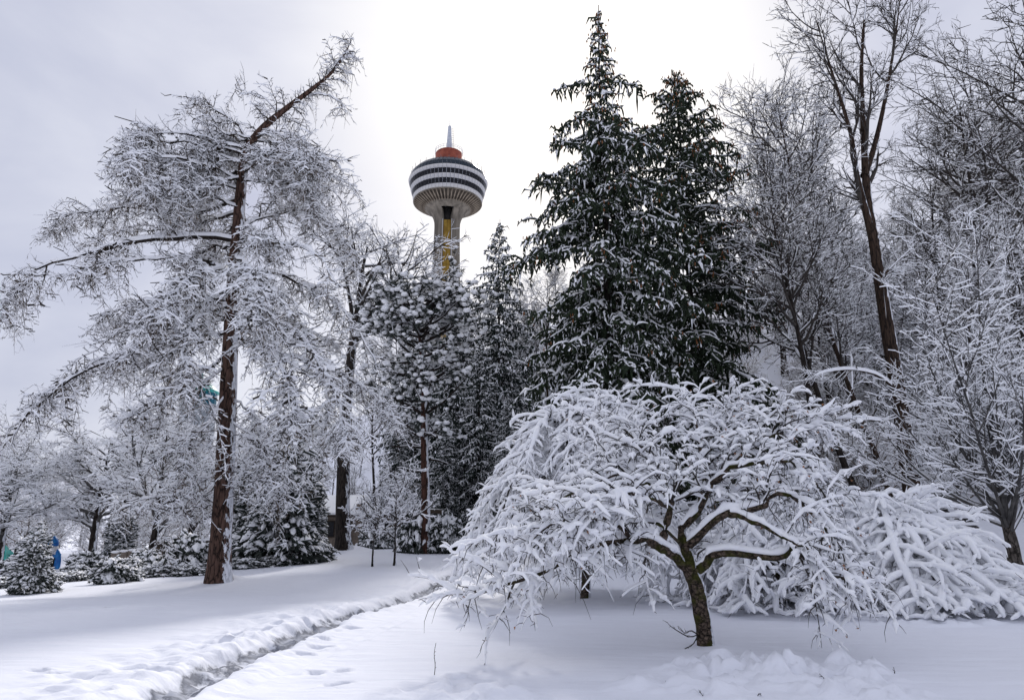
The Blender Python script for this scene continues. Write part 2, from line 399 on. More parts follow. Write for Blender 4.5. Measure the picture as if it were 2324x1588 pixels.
# ------------------------------------------------------------------ the ground: one sheet of snow, trodden trail, prints, churned patch
def seg_dist(x, y, pts):
    best = np.full(x.shape, 1e9); sgn = np.zeros(x.shape)
    for (a, b) in zip(pts[:-1], pts[1:]):
        d = b-a; l2 = d@d
        t = np.clip(((x-a[0])*d[0]+(y-a[1])*d[1])/l2, 0, 1)
        dx, dy = x-a[0]-t*d[0], y-a[1]-t*d[1]
        q = np.hypot(dx, dy); near = q < best
        best = np.where(near, q, best); sgn = np.where(near, np.sign(d[0]*dy-d[1]*dx), sgn)
    return best, sgn
def flat_at(px, py):
    d = ray(px, py); t = -1.6/d[2]; return (EYE+d*t)[:2]
TRAIL = np.array([flat_at(*p) for p in ((240, 1640), (350, 1590), (430, 1548), (520, 1502), (600, 1472), (665, 1446), (760, 1405), (870, 1374), (950, 1343), (1030, 1312), (1075, 1290), (1120, 1270))])
TRAIL[:, 0] += 0
GROOVE = np.array([flat_at(*p) for p in ((430, 1620), (560, 1560), (760, 1478), (950, 1396), (1060, 1340))])
PRINTS = [flat_at(*p) for p in ((716, 1528), (775, 1524), (767, 1553), (727, 1472), (687, 1488), (727, 1456), (1035, 1537), (628, 1421), (606, 1432), (533, 1443), (518, 1459), (353, 1529), (798, 1431), (802, 1374), (694, 1414), (1012, 1560), (1100, 1560), (90, 1520), (120, 1528), (150, 1380), (260, 1378))]
def make_ground():
    def grade(a, b, s, g, mx):
        out = []; x = a
        while x < b:
            s = min(s*g, mx); x += s; out.append(x)
        return out
    xr = grade(8, 1500, .055, 1.10, 200); xs = np.array([-v for v in xr[::-1]] + list(np.arange(-8, 8.01, .06)) + xr)
    yb = grade(0, 40, .3, 1.3, 10)
    ys = np.array([5.5-v for v in yb[::-1]] + list(np.arange(5.5, 14, .046)) + grade(14, 2500, .048, 1.03, 200))
    X, Y = np.meshgrid(xs, ys, indexing='ij')
    Z = terrain(X, Y)
    near = (Y < 40) & (np.abs(X) < 26)
    x, y = X[near], Y[near]
    fb = lambda f, s: vnoise(x*f, y*f, s)
    z = np.zeros(x.shape)
    z += .035*fb(.9, 11)+.020*vnoise(x*1.1+y*.25, y*3.6, 12)+.010*vnoise(x*2+.6*y, y*7, 13)     # wind ripples
    d, sg = seg_dist(x, y, TRAIL)
    wob = d + .16*fb(2.2, 14) + .10*fb(5.5, 15)
    core = 1-sst(.14, .42, wob)
    z -= core*(.13+.10*fb(4.5, 16)+.09*fb(11, 17))
    rim = np.exp(-((d-.50)/.22)**2)
    z += rim*(.035+.08*np.abs(fb(6, 18))+.06*np.abs(fb(14, 19)))
    wide = np.exp(-((d-.9)/.8)**2)*np.where(sg > 0, 1.25, .25)
    z += wide*(.10*fb(3.6, 20)+.07*fb(9, 21))
    d2, _ = seg_dist(x, y, GROOVE)
    z += -.018*np.exp(-(d2/.07)**2)+.016*np.exp(-((d2-.14)/.07)**2)
    slush = core*(.68+.55*fb(3.1, 22)+.5*fb(8, 23))
    slush = np.clip(slush, 0, 1)
    for i, p in enumerate(PRINTS):
        r = np.random.default_rng(i); a = r.random()*3.1; ca, sa = math.cos(a), math.sin(a)
        dx, dy = x-p[0], y-p[1]; q = np.hypot((dx*ca+dy*sa)/.15, (-dx*sa+dy*ca)/.085)
        z -= .11*np.clip(1.25-q**2, 0, 1)*(1+fb(16, 24))
        z += .02*np.exp(-((q-1.5)/.35)**2)
    for (px, py, rx, ry, amp) in ((1740, 1522, 1.35, .55, .38), (1880, 1545, .9, .35, .26), (1600, 1560, 1.2, .4, .20), (1960, 1570, .8, .35, .18), (1010, 1575, .9, .35, .18), (2150, 1420, 1.2, .35, .16), (1850, 1588, 1.4, .35, .10)):
        c = flat_at(px, py); q = np.hypot((x-c[0])/rx, (y-c[1])/ry)+.5*fb(2.4, 25)
        k = 1-sst(.55, 1.15, q)
        z += k*amp*(1.1*np.abs(fb(2.8, 26))+.8*np.abs(fb(6, 27))+.55*np.abs(fb(13, 28))-.22)
    Z[near] += z*sst(40, 30, y)
    for (px, py, h, r) in MOUNDS:
        c = ground_at(px, py); Z += h*np.exp(-((X-c[0])**2+(Y-c[1])**2)/(r*r))
    mb = MB(); nx, ny = X.shape
    i = (np.arange(nx-1)*ny)[:, None]+np.arange(ny-1)[None]
    mb.add(np.stack([X, Y, Z], -1), np.stack([i, i+ny, i+ny+1, i+1], -1))
    o = mb.build('ground', 'snow_ground', smooth=True); tag(o, 'snow covered lawn crossed by a trodden trail', kind='structure')
    at_ = o.data.attributes.new('slush', 'FLOAT', 'POINT'); s = np.zeros(X.shape, np.float32); s[near] = slush
    at_.data.foreach_set('value', s.ravel())
MOUNDS = [(510, 1318, .22, .55), (1612, 1472, .05, .3), (780, 1256, .45, 1.6), (2306, 1284, .06, .5), (1330, 1362, .05, .35)]
make_ground()

# ------------------------------------------------------------------ snow on a set of chains, as its own lumpy geometry
def snow_on(mb, P, R, rng, r0=.03, lump=.35, thick=1.0, sides=6, m=None, drop=.0, mi=0, steep=.93, t0=0.0, rnd=False):
    P = np.asarray(P)
    if len(P) == 0: return
    if m and m != P.shape[1]:
        u = np.linspace(t0, 1, m)*(P.shape[1]-1); i = np.minimum(u.astype(int), P.shape[1]-2); f = (u-i)[None, :, None]
        R = R[:, i]*(1-f[..., 0])+R[:, i+1]*f[..., 0]; P = P[:, i]*(1-f)+P[:, i+1]*f
    if drop: k = rng.random(len(P)) >= drop; P, R = P[k], R[k]
    if len(P) == 0: return
    N, n, _ = P.shape
    T = unit(np.gradient(P, axis=1)); hz = np.clip((1-T[..., 2]**2)/(1-.35), .15, 1)
    hz = np.where(np.abs(T[..., 2]) > steep, .12, hz)
    e = np.linspace(0, 1, n); end = np.clip(1.02-np.abs(2*e-1)**6, .62 if rnd else .25, 1)
    r = (r0+R*.75)*hz*end*np.exp(rng.normal(0, lump, (N, n)))
    r = np.maximum(r, .003)
    if rnd:
        P = np.concatenate([P[:, :1]-T[:, :1]*(r[:, :1]*.5)[..., None], P, P[:, -1:]+T[:, -1:]*(r[:, -1:]*.7)[..., None]], 1); R = np.concatenate([R[:, :1], R, R[:, -1:]], 1)
        r = np.concatenate([r[:, :1]*.15, r, r[:, -1:]*.15], 1); T = np.concatenate([T[:, :1], T, T[:, -1:]], 1)
    Q = P.copy(); Q[..., 2] += R*.55+r*.45*thick
    Q[..., :2] += (T[..., :2]*0)
    tubes(mb, Q, r, sides, None, mat0=mi, rng=rng, flat=.35)

# ------------------------------------------------------------------ the big larch
def px_chain(pts, Y0, base, n):
    return spline([at(p[0], p[1], Y0+(p[2] if len(p) > 2 else 0)) for p in pts], n)-base
def larch():
    rng = np.random.default_rng(7)
    b = ground_at(495, 1322); Y = b[1]
    root = empty('larch_tree', b, 'tall leaning larch with long drooping snow-crusted boughs and red-brown bark', 'tree')
    tp = px_chain([(495, 1335), (500, 1240), (508, 1120), (515, 960), (522, 800), (530, 650), (540, 520), (548, 420), (560, 345), (596, 292), (645, 250), (705, 205), (750, 168), (780, 128), (797, 92)], Y, b, 60)
    tr = np.interp(np.linspace(0, 1, 60), [0, .03, .09, .3, .5, .62, .72, .85, 1], [.46, .38, .32, .25, .18, .14, .10, .055, .012])
    mb = MB(); tubes(mb, tp[None], tr[None]*(1+rng.normal(0, .02, (1, 60))), 20, rng=rng); mb.build('trunk', 'bark_larch', root, True)
    T = lambda y: float(np.interp(-y, -np.array([1335, 1240, 1120, 960, 800, 650, 520, 420, 345, 292, 250, 205, 168, 128, 92][::1]), [495, 500, 508, 515, 522, 530, 540, 548, 560, 596, 645, 705, 750, 780, 797]))
    spec = [  # (start y on the trunk, later pixels with depth offsets in metres, base radius)
        (545, [(430, 535, -.5), (340, 541, -1), (250, 562, -1.2), (180, 578, -1.4), (90, 610, -1.6), (30, 660, -1.8), (5, 720, -1.8)], .12),
        (690, [(430, 720, -.6), (340, 768, -1.2), (270, 806, -1.6), (180, 850, -2), (100, 900, -2.3), (45, 965, -2.4), (30, 1010, -2.4)], .13),
        (720, [(430, 750, .8), (330, 800, 1.5), (240, 830, 2), (150, 870, 2.5), (80, 910, 2.6)], .10),
        (450, [(480, 474, .3), (400, 488, .5), (300, 470, .8), (220, 480, .8), (150, 490, 1), (110, 530, 1)], .09),
        (480, [(470, 500, 1), (360, 520, 2), (260, 530, 2.5), (190, 560, 3)], .08),
        (352, [(480, 335, -.4), (410, 322, -.6), (350, 325, -.8), (312, 350, -1)], .06),
        (330, [(520, 268, .3), (460, 240, .5), (420, 246, .6)], .05),
        (400, [(480, 420, -.8), (410, 420, -1.2), (350, 440, -1.5)], .06),
        (318, [(640, 330, .3), (690, 372, .3), (715, 420, .2), (718, 470, .2)], .055),
        (410, [(610, 414, -.5), (670, 416, -.8), (705, 440, -1), (710, 500, -1)], .06),
        (520, [(600, 492, .4), (680, 478, .8), (745, 505, 1), (795, 560, 1), (808, 620, 1)], .08),
        (560, [(610, 560, -1), (680, 560, -1.6), (730, 590, -2), (770, 650, -2.2)], .08),
        (640, [(620, 618, .5), (700, 650, 1), (775, 700, 1.2), (835, 785, 1.3), (862, 860, 1.3)], .10),
        (700, [(600, 722, -1), (680, 762, -1.6), (740, 850, -2), (780, 940, -2.3), (800, 1015, -2.4)], .10),
        (740, [(590, 770, -2), (640, 840, -3), (660, 920, -3.2), (665, 980, -3.2)], .075),
        (760, [(640, 800, 1), (740, 840, 1.5), (840, 890, 1.6), (910, 950, 1.6)], .09),
        (610, [(480, 610, -2), (420, 640, -3.2), (370, 690, -3.8), (345, 740, -4)], .08),
        (660, [(470, 690, -2), (430, 750, -3), (412, 830, -3.3), (408, 890, -3.3)], .075),
        (580, [(560, 600, -2.4), (580, 660, -3.6), (590, 730, -4)], .075),
        (800, [(450, 850, .4), (400, 852, .4), (330, 822, .5)], .06),
        (840, [(440, 870, -1), (360, 905, -1.6), (290, 950, -2)], .05),
        (880, [(470, 958, -.8), (430, 1000, -1), (410, 1065, -1.2)], .035),
        (1060, [(455, 1092, -.5), (400, 1118, -.8), (330, 1132, -1), (260, 1140, -1.2)], .03),
        (1080, [(440, 1150, .3), (390, 1180, .3), (370, 1230, .3)], .025),
        (1050, [(570, 1075, -.3), (610, 1100, -.4), (645, 1115, -.5)], .02),
        (960, [(570, 985, -.3), (610, 1030, -.5), (640, 1090, -.7)], .025),
        (900, [(560, 930, .5), (600, 990, .7), (620, 1060, .8)], .025),
        (262, [(600, 225, .1), (560, 212, .2), (535, 196, .2)], .03),
        (215, [(735, 215, .1), (765, 232, .1), (785, 262, .1)], .025),
        (300, [(650, 300, -.4), (690, 320, -.5), (702, 350, -.5)], .03),
    ]
    n = 16; P = []; R = []
    for y0, rest, r in spec:
        P.append(px_chain([(T(y0), y0, 0)] + rest, Y, b, n)); R.append(np.linspace(r, .012, n)**1.0)
    hand = len(P)
    H = tp[-1, 2]
    for k in range(30):                                      # boughs towards and away from the viewer
        f = .30+.34*rng.random()**.9; i = int(f*59)
        a = rng.choice([-1, 1])*rng.uniform(.5, 1.4)+math.pi/2*rng.choice([-1, 1]); Lb = 6.4*(1-f)**.6*rng.uniform(.6, 1.1)
        d = np.array([math.cos(a), math.sin(a), .15]); p = [tp[i]]
        for q in range(5): p.append(p[-1]+d*Lb/5); d = unit(d+np.array([0, 0, -.16])+rng.normal(0, .10, 3))
        P.append(spline(p, n)); R.append(np.linspace(.075*(1-f)+.02, .010, n))
    P = np.array(P); R = np.array(R)
    P[:, 1:] += rng.normal(0, .035, (len(P), n-1, 3))
    for k in range(len(P)):
        mb = MB(); tubes(mb, P[k:k+1], R[k:k+1], 7, np.full((1, n), .05), rng=rng, drop=.12)
        mb.build('limb', ['bark_dark', 'snow_twig'], root)
    tip = tp[36:][None]; tipr = tr[36:][None]
    crown = MB()
    gap = lambda Q, thr: np.sin(Q[:, 0, 0]*2.3+1.1*Q[:, 0, 2])+np.sin(Q[:, 0, 1]*2.9-Q[:, 0, 2]*1.7+1)+rng.normal(0, .5, len(Q)) > thr
    # boughs -> hanging and lateral branchlets
    A, Ar, _, _ = grow(rng, P, R, dens=7.2, t0=.15, t1=1, L=.85, Lv=.4, Lt=.25, ang=52, av=14, m=6, grav=-.60, noise=.13, mode='flat', rfac=.45, rmax=.025, rtip=.006)
    A2, A2r, _, _ = grow(rng, P, R, dens=3.6, t0=.2, t1=1, L=.80, Lv=.5, ang=75, av=15, m=6, grav=-1.2, noise=.10, mode='hang', rfac=.4, rmax=.016, rtip=.005)
    A3, A3r, _, _ = grow(rng, P, R, dens=3.2, t0=.35, t1=1, L=.42, Lv=.35, ang=50, av=12, m=5, grav=.35, noise=.12, mode='upper', rfac=.4, rmax=.014, rtip=.006)
    B0, B0r, _, _ = grow(rng, tip, tipr, num=46, t0=.0, t1=1, L=.85, Lv=.35, Lt=.45, ang=62, av=16, m=6, grav=-.25, noise=.14, mode='round', rfac=.4, rmax=.02, rtip=.006)
    B1, B1r, _, _ = grow(rng, tip, tipr, num=44, t0=.25, t1=1, L=.42, Lv=.35, Lt=.3, ang=60, av=16, m=6, grav=.5, noise=.14, mode='upper', rfac=.4, rmax=.015, rtip=.006)
    k = gap(A, -.75); A, Ar = A[k], Ar[k]; k = gap(A2, -.9); A2, A2r = A2[k], A2r[k]
    A = np.concatenate([A, A2, B0]); Ar = np.concatenate([Ar, A2r, B0r]); A3 = np.concatenate([A3, B1[:, :5]]); A3r = np.concatenate([A3r, B1r[:, :5]])
    tubes(crown, A, Ar, 4, rng.uniform(.012, .05, (len(A), 1)), rng=rng, drop=.10)
    tubes(crown, A3, A3r, 4, rng.uniform(.012, .035, (len(A3), 1)), rng=rng, drop=.12)
    # twigs: most spread and droop; some stand up along the top edge
    C, Cr, _, _ = grow(rng, A, Ar, dens=10, t0=.10, t1=1, L=.36, Lv=.4, Lt=.3, ang=52, av=16, m=3, grav=-.35, noise=.17, mode='flat', rfac=.6, rmax=.009, rtip=.0045)
    D, Dr, _, _ = grow(rng, A, Ar, dens=5.5, t0=.15, t1=1, L=.46, Lv=.5, ang=80, av=20, m=3, grav=-1.6, noise=.10, mode='hang', rfac=.6, rmax=.007, rtip=.004)
    E, Er, _, _ = grow(rng, A3, A3r, dens=11, t0=.2, t1=1, L=.19, Lv=.4, ang=50, av=15, m=2, grav=.3, noise=.14, mode='round', rfac=.6, rmax=.007, rtip=.0045)
    F, Fr, _, _ = grow(rng, C, Cr, dens=8.5, t0=.2, t1=1, L=.15, Lv=.4, ang=52, av=15, m=2, grav=-.2, noise=.16, mode='round', rfac=.7, rmax=.006, rtip=.0045)
    fr = np.clip(-C[:, :1, 1]/3.0, 0, 1); tubes(crown, C, Cr, 3, rng.uniform(.006, .034, (len(C), 1))*(1+fr), rng=rng, drop=.16)
    tubes(crown, E, Er, 3, rng.uniform(.008, .024, (len(E), 1)), rng=rng, drop=.12)
    tubes(crown, F, Fr, 3, rng.uniform(.005, .026, (len(F), 1)), rng=rng, drop=.22)
    crown.build('crown', ['twig', 'snow_twig'], root, stuff=False)
    hang = MB(); tubes(hang, D, Dr, 3, rng.uniform(.0, .014, (len(D), 1)), rng=rng, drop=.55)
    G, Gr, _, _ = grow(rng, D, Dr, dens=4, t0=.2, t1=1, L=.11, Lv=.4, ang=45, av=15, m=2, grav=-.6, noise=.2, mode='round', rmax=.005, rtip=.004)
    tubes(hang, G, Gr, 3, rng.uniform(.0, .014, (len(G), 1)), rng=rng, drop=.5)
    hang.build('hanging_twigs', ['twig_brown', 'snow_twig'], root)
    sn = MB(); snow_on(sn, P[:, 3:], R[:, 3:], rng, .022, .4, m=18, drop=.1, steep=.8); snow_on(sn, A[:, 1:], Ar[:, 1:], rng, .020, .45, sides=5, m=5, drop=.45)
    sn.build('snow_cover', 'snow', root, True)
    print('larch', len(A), len(C), len(D), len(E), len(F), len(G))
larch()

# ------------------------------------------------------------------ spruces
def spruce(name, loc, H, prof, rng, nprim, label, droop=.35, dsec=4.2, dter=7.5, needle='needle', snowk=1.0, cones=0, zlow=.05, tr=.28, top_lift=.35, extra=(), scale=1., secL=.26, Y=30):
    root = empty(name, loc, label, 'tree')
    n = 9
    tz = np.linspace(0, H, 24); tp = np.stack([.06*np.sin(tz*.5+rng.random()*6), .06*np.cos(tz*.4+rng.random()*6), tz], 1)*np.array([1, 1, 1.])
    mb = MB(); tubes(mb, tp[None], np.linspace(tr, .02, 24)[None], 10, rng=rng); mb.build('trunk', 'bark_dark', root, True)
    P = []; R = []
    f = zlow+(1-zlow)*(np.arange(nprim)+rng.random(nprim))/nprim
    f = f**.86
    az = np.arange(nprim)*2.39996+rng.normal(0, .25, nprim)
    for k in range(nprim):
        z = f[k]*H*.985
        ln = np.interp(f[k], prof[0], prof[1])*rng.uniform(.72, 1.12)
        e = np.radians(np.interp(f[k], [0, .45, .8, 1], [-22, -6, 10, 45])*1.0+rng.normal(0, 5))
        d = np.array([math.cos(az[k])*math.cos(e), math.sin(az[k])*math.cos(e), math.sin(e)])
        p = [np.array([0, 0, z])]; q = 7
        for i in range(q):
            p.append(p[-1]+d*ln/q)
            d = unit(d+np.array([0, 0, -droop/q*2 if i < q*.55 else droop*.9/q*2])+rng.normal(0, .05, 3))
        P.append(spline(p, n)); R.append(np.linspace(.012+.011*ln, .008, n))
    for (a, zf, ln, el) in extra:
        d = np.array([math.cos(a)*math.cos(el), math.sin(a)*math.cos(el), math.sin(el)]); p = [np.array([0, 0, zf*H])]
        for i in range(7): p.append(p[-1]+d*ln/7); d = unit(d+np.array([0, 0, -.09])+rng.normal(0, .04, 3))
        P.append(spline(p, n)); R.append(np.linspace(.012+.011*ln, .008, n))
    P = np.array(P); R = np.array(R)
    fol = MB(); sn = MB(); br = MB()
    tubes(br, P, R, 5, rng=rng); br.build('limb_framework', 'bark_dark', root, stuff=True)
    A, Ar, ia, ta = grow(rng, P, R, dens=dsec, t0=.10, t1=1, L=secL, Lv=.3, Lt=.25, rel=True, ang=58, av=10, m=6, grav=-.75, noise=.08, mode='flat', rfac=.6, rmax=.02, rtip=.008)
    over = plen(A) > 1.5
    A[over] = A[over][:, :1]+(A[over]-A[over][:, :1])*(1.5/plen(A[over]))[:, None, None]
    jag = lambda N, m: np.where(np.arange(m) % 2 == 0, .75, 1.25)[None]*rng.uniform(.8, 1.2, (N, m))
    tubes(fol, P[:, 3:], (.045*np.ones((len(P), n-3)))*jag(len(P), n-3), 5, rng=rng)
    tubes(fol, A, np.array([.034, .060, .065, .055, .042, .006])[None]*jag(len(A), 6), 3, rng=rng)
    B, Br, _, _ = grow(rng, A, Ar, dens=dter, t0=.15, t1=1, L=.32, Lv=.4, ang=62, av=18, m=3, grav=-1.7, noise=.12, mode='round', rfac=.6, rmax=.02, rtip=.008)
    B2, B2r, _, _ = grow(rng, P, R, dens=dter*1.0, t0=.08, t1=1, L=.55, Lv=.4, ang=75, av=18, m=3, grav=-1.9, noise=.10, mode='hang', rfac=.6, rmax=.02, rtip=.008)
    B = np.concatenate([B, B2])
    tubes(fol, B, np.array([.030, .048, .006])[None]*jag(len(B), 3), 3, None if snowk < 1 else rng.uniform(-.05, .03, (len(B), 1)).clip(0), rng=rng, drop=.75)
    fol.build('foliage', [needle, 'snow_twig'], root)
    snow_on(sn, P[:, 2:], R[:, 2:], rng, .050*snowk, .35, m=9, sides=5, drop=.06)
    snow_on(sn, A, Ar, rng, .042*snowk, .45, m=5, sides=4, drop=.42, steep=.9)
    k = rng.random(len(B)) < .12
    snow_on(sn, B[k], np.full((k.sum(), 3), .012), rng, .022*snowk, .4, sides=4, drop=0, steep=.97)
    sn.build('snow_cover', 'snow', root, True)
    if cones:
        C = MB(); tips = P[:, -1]; w = tips[:, 2] > H*.30
        c0 = np.repeat(tips[w], cones, 0)+rng.normal(0, .16, (w.sum()*cones, 3))+np.array([0, 0, -.16])
        blobs(C, c0, np.stack([rng.uniform(.025, .04, len(c0)), rng.uniform(.025, .04, len(c0)), rng.uniform(.08, .12, len(c0))], 1), rng, 0)
        C.build('cone_cluster', 'cone', root, stuff=True)
    print(name, len(P), len(A), len(B))
    return root
b = base_at(1400, 32.0)
top = at(1394, 14, 32.0)[2]
spruce('norway_spruce', b, top-b[2], ([0, .1, .2, .3, .4, .5, .6, .68, .74, .79, .83, .90, 1], [4.4, 4.7, 4.6, 4.6, 4.2, 4.5, 4.1, 4.0, 2.6, 1.2, .85, .75, .1]),
       np.random.default_rng(21), 190, 'tallest dark green spruce with a thin bare spire and shaggy drooping boughs', droop=.5, dsec=5.0, dter=6.5, cones=3,
       extra=[(math.pi, .83, 2.6, .05), (.1, .835, 2.3, .05), (math.pi-.2, .78, 2.7, -.18), (math.pi+.1, .555, 5.6, -.28), (math.pi-.3, .36, 4.8, -.3), (0, .33, 5.2, -.45), (-.6, .50, 5.2, -.5), (-.9, .52, 4.8, -.5)])
b = base_at(1600, 37.5)
top = at(1592, 158, 37.5)[2]
spruce('norway_spruce', b, top-b[2], ([0, .2, .35, .5, .65, .75, .85, .93, 1], [5.2, 5.2, 5.0, 4.7, 4.2, 3.6, 2.6, 1.5, .15]),
       np.random.default_rng(22), 170, 'dark spruce with level tiers of boughs tipped with orange brown cones', droop=.28, dsec=4.6, dter=6.0, cones=7, snowk=.95,
       extra=[(.0, .50, 6.2, -.22), (.1, .30, 6.0, -.35)])

# ------------------------------------------------------------------ the snow-laden crab apple in front
def crab():
    rng = np.random.default_rng(5)
    b = ground_at(1601, 1472); Y = b[1]
    root = empty('crab_apple_tree', b, 'small spreading crab apple with mossy forked trunk and heavy snow on every branch', 'tree')
    tp = px_chain([(1603, 1482), (1600, 1440), (1592, 1390), (1581, 1330), (1566, 1292), (1556, 1250)], Y, b, 24)
    tr = np.interp(np.linspace(0, 1, 24), [0, .06, .3, .7, 1], [.155, .125, .112, .115, .10])*(1+rng.normal(0, .03, 24))
    mb = MB(); tubes(mb, tp[None], tr[None], 16, rng=rng); mb.build('trunk', 'bark_crab', root, True)
    spec = [
        ([(1566, 1294, 0), (1534, 1261, -.05), (1493, 1238, -.15), (1442, 1225, -.3), (1391, 1231, -.5), (1324, 1243, -.7), (1237, 1300, -.9), (1135, 1328, -1.0), (1048, 1362, -1.1)], .085),
        ([(1509, 1245, -.1), (1509, 1210, -.1), (1524, 1154, 0), (1520, 1120, .1), (1442, 1087, .3), (1406, 1077, .3), (1340, 1102, .3), (1263, 1133, .2), (1190, 1176, .2)], .070),
        ([(1524, 1140, 0), (1520, 1110, .2), (1493, 1061, .4), (1442, 995, .7), (1391, 959, .9), (1330, 950, 1)], .05),
        ([(1560, 1270, 0), (1555, 1246, .05), (1542, 1215, .1), (1565, 1179, .15), (1591, 1154, .2), (1611, 1103, .3), (1637, 1082, .35), (1673, 1041, .4), (1708, 1000, .5), (1750, 944, .6), (1790, 900, .7)], .085),
        ([(1591, 1150, .2), (1600, 1080, .5), (1586, 1000, .7), (1575, 940, .9), (1560, 900, 1.1)], .045),
        ([(1550, 1240, .05), (1570, 1231, 0), (1606, 1195, -.15), (1647, 1164, -.3), (1698, 1156, -.4), (1734, 1149, -.45), (1744, 1126, -.45), (1790, 1118, -.4), (1841, 1160, -.4), (1877, 1210, -.4), (1905, 1266, -.4), (1929, 1318, -.4)], .070),
        ([(1566, 1296, 0), (1601, 1287, -.05), (1621, 1256, -.15), (1673, 1251, -.3), (1729, 1261, -.5), (1775, 1264, -.6), (1800, 1246, -.7), (1841, 1277, -.8), (1877, 1302, -.9), (1934, 1320, -1), (1990, 1345, -1.1)], .075),
        ([(1647, 1164, -.3), (1698, 1179, -.5), (1759, 1210, -.7), (1800, 1231, -.9), (1850, 1250, -1)], .05),
        ([(1600, 1285, 0), (1625, 1235, .2), (1640, 1195, .4)], .045),
        ([(1611, 1103, .3), (1660, 1060, .1), (1730, 1050, -.1), (1800, 1050, -.2), (1850, 1090, -.2), (1880, 1140, -.2)], .045),
        ([(1442, 1225, -.3), (1400, 1190, -.8), (1330, 1170, -1.2), (1250, 1190, -1.5), (1180, 1240, -1.6)], .045),
        ([(1524, 1154, 0), (1480, 1130, -.6), (1420, 1120, -1.1), (1340, 1150, -1.5), (1280, 1210, -1.7)], .045),
        ([(1708, 1000, .5), (1760, 985, .6), (1830, 960, .8), (1890, 950, .9)], .035),
        ([(1637, 1082, .35), (1650, 1010, .9), (1640, 950, 1.5), (1660, 900, 1.9)], .04),
        ([(1520, 1115, .1), (1500, 1060, .9), (1460, 1020, 1.5), (1400, 1010, 1.9), (1340, 1040, 2.1)], .04),
        ([(1565, 1179, .15), (1620, 1140, .9), (1700, 1110, 1.5), (1790, 1120, 1.9), (1860, 1180, 2.1)], .045),
        ([(1555, 1246, .05), (1500, 1190, .8), (1420, 1150, 1.4), (1330, 1150, 1.8), (1250, 1200, 2.0)], .045),
    ]
    n = 18; P = []; R = []
    for pts, r in spec:
        P.append(px_chain(pts, Y, b, n)); R.append(np.interp(np.linspace(0, 1, n), [0, .5, 1], [r, r*.55, .010]))
    P = np.array(P); R = np.array(R); P[:, 1:] += rng.normal(0, .012, (len(P), n-1, 3))
    for k in range(len(P)):
        mb = MB(); tubes(mb, P[k:k+1], R[k:k+1]*(1+rng.normal(0, .05, (1, n))), 9, rng=rng); mb.build('limb', 'bark_crab', root, True)
    A, Ar, _, _ = grow(rng, P, R, dens=17, t0=.26, t1=1, L=.66, Lv=.35, Lt=.3, ang=58, av=16, m=6, grav=-.30, noise=.17, mode='round', rfac=.5, rmax=.017, rtip=.004, lift=.18)
    s0 = A[:, 3]+b-EYE; cp, sp_ = math.cos(PITCH), math.sin(PITCH); dp = s0[:, 1]*cp+s0[:, 2]*sp_
    ax, ay = 1162+FPX*s0[:, 0]/dp, 794-FPX*(-s0[:, 1]*sp_+s0[:, 2]*cp)/dp
    k = ~((ax > 1470) & (ax < 1830) & (ay > 1120) & (s0[:, 1] < Y+.6)) | (rng.random(len(A)) < .10); A, Ar = A[k], Ar[k]
    B, Br, _, _ = grow(rng, A, Ar, dens=9, t0=.12, t1=1, L=.26, Lv=.4, Lt=.2, ang=55, av=16, m=4, grav=-.35, noise=.18, mode='flat', rfac=.6, rmax=.009, rtip=.003)
    C, Cr, _, _ = grow(rng, B, Br, dens=9, t0=.2, t1=1, L=.11, Lv=.4, ang=55, av=18, m=3, grav=-.3, noise=.2, mode='round', rfac=.7, rmax=.005, rtip=.0026)
    D, Dr, _, _ = grow(rng, A, Ar, dens=2.0, t0=.2, t1=1, L=.30, Lv=.4, ang=75, av=18, m=4, grav=-1.3, noise=.16, mode='hang', rfac=.6, rmax=.006, rtip=.0028)
    f = MB(); tubes(f, A, Ar, 4, rng=rng); tubes(f, B, Br, 3, rng=rng); tubes(f, C, Cr, 3, rng=rng); tubes(f, D, Dr, 3, rng=rng)
    f.build('crown', 'twig', root)
    sn = MB()
    snow_on(sn, P, R, rng, .022, .14, m=30, sides=8, steep=.90, thick=1.5)
    snow_on(sn, A, Ar, rng, .028, .30, m=8, sides=6, drop=.08, rnd=True)
    snow_on(sn, B, Br, rng, .023, .34, m=4, sides=5, drop=.20, rnd=True)
    k = rng.random(len(C)) < .45
    snow_on(sn, C[k], Cr[k], rng, .014, .35, m=3, sides=4)
    pick = rng.choice(len(B), 700, replace=False)
    blobs(sn, B[pick][:, 2]+np.array([0, 0, .025]), np.stack([rng.uniform(.03, .065, 700), rng.uniform(.03, .06, 700), rng.uniform(.02, .045, 700)], 1), rng, 1, jit=.08)
    sn.build('snow_cover', 'snow', root, True)
    # trunk's windward snow, and a drift at the fork
    lv = MB(); k = rng.choice(len(C), 420, replace=False)
    k = k[(C[k][:, -1, 0] > .2) | (rng.random(len(k)) < .25)]
    blades(lv, C[k][:, -1], unit(rng.normal(0, 1, (len(k), 3))+np.array([0, 0, -1])), rng.uniform(.03, .06, len(k)), rng.uniform(.012, .02, len(k)), rng)
    lv.build('dead_leaf_tufts', 'dead_leaf', root, stuff=True)
    # sucker shoots at the foot
    sp = [[(1585, 1440, -.02), (1572, 1462, -.12), (1556, 1470, -.15), (1545, 1478, -.2)], [(1585, 1438, -.02), (1565, 1445, -.1), (1540, 1432, -.2), (1522, 1420, -.25), (1515, 1412, -.25)], [(1585, 1440, 0), (1568, 1430, -.1), (1556, 1436, -.15), (1540, 1425, -.2)]]
    q = np.array([px_chain(s, Y, b, 8) for s in sp]); mb = MB(); qr = np.linspace(.011, .003, 8)[None].repeat(3, 0)
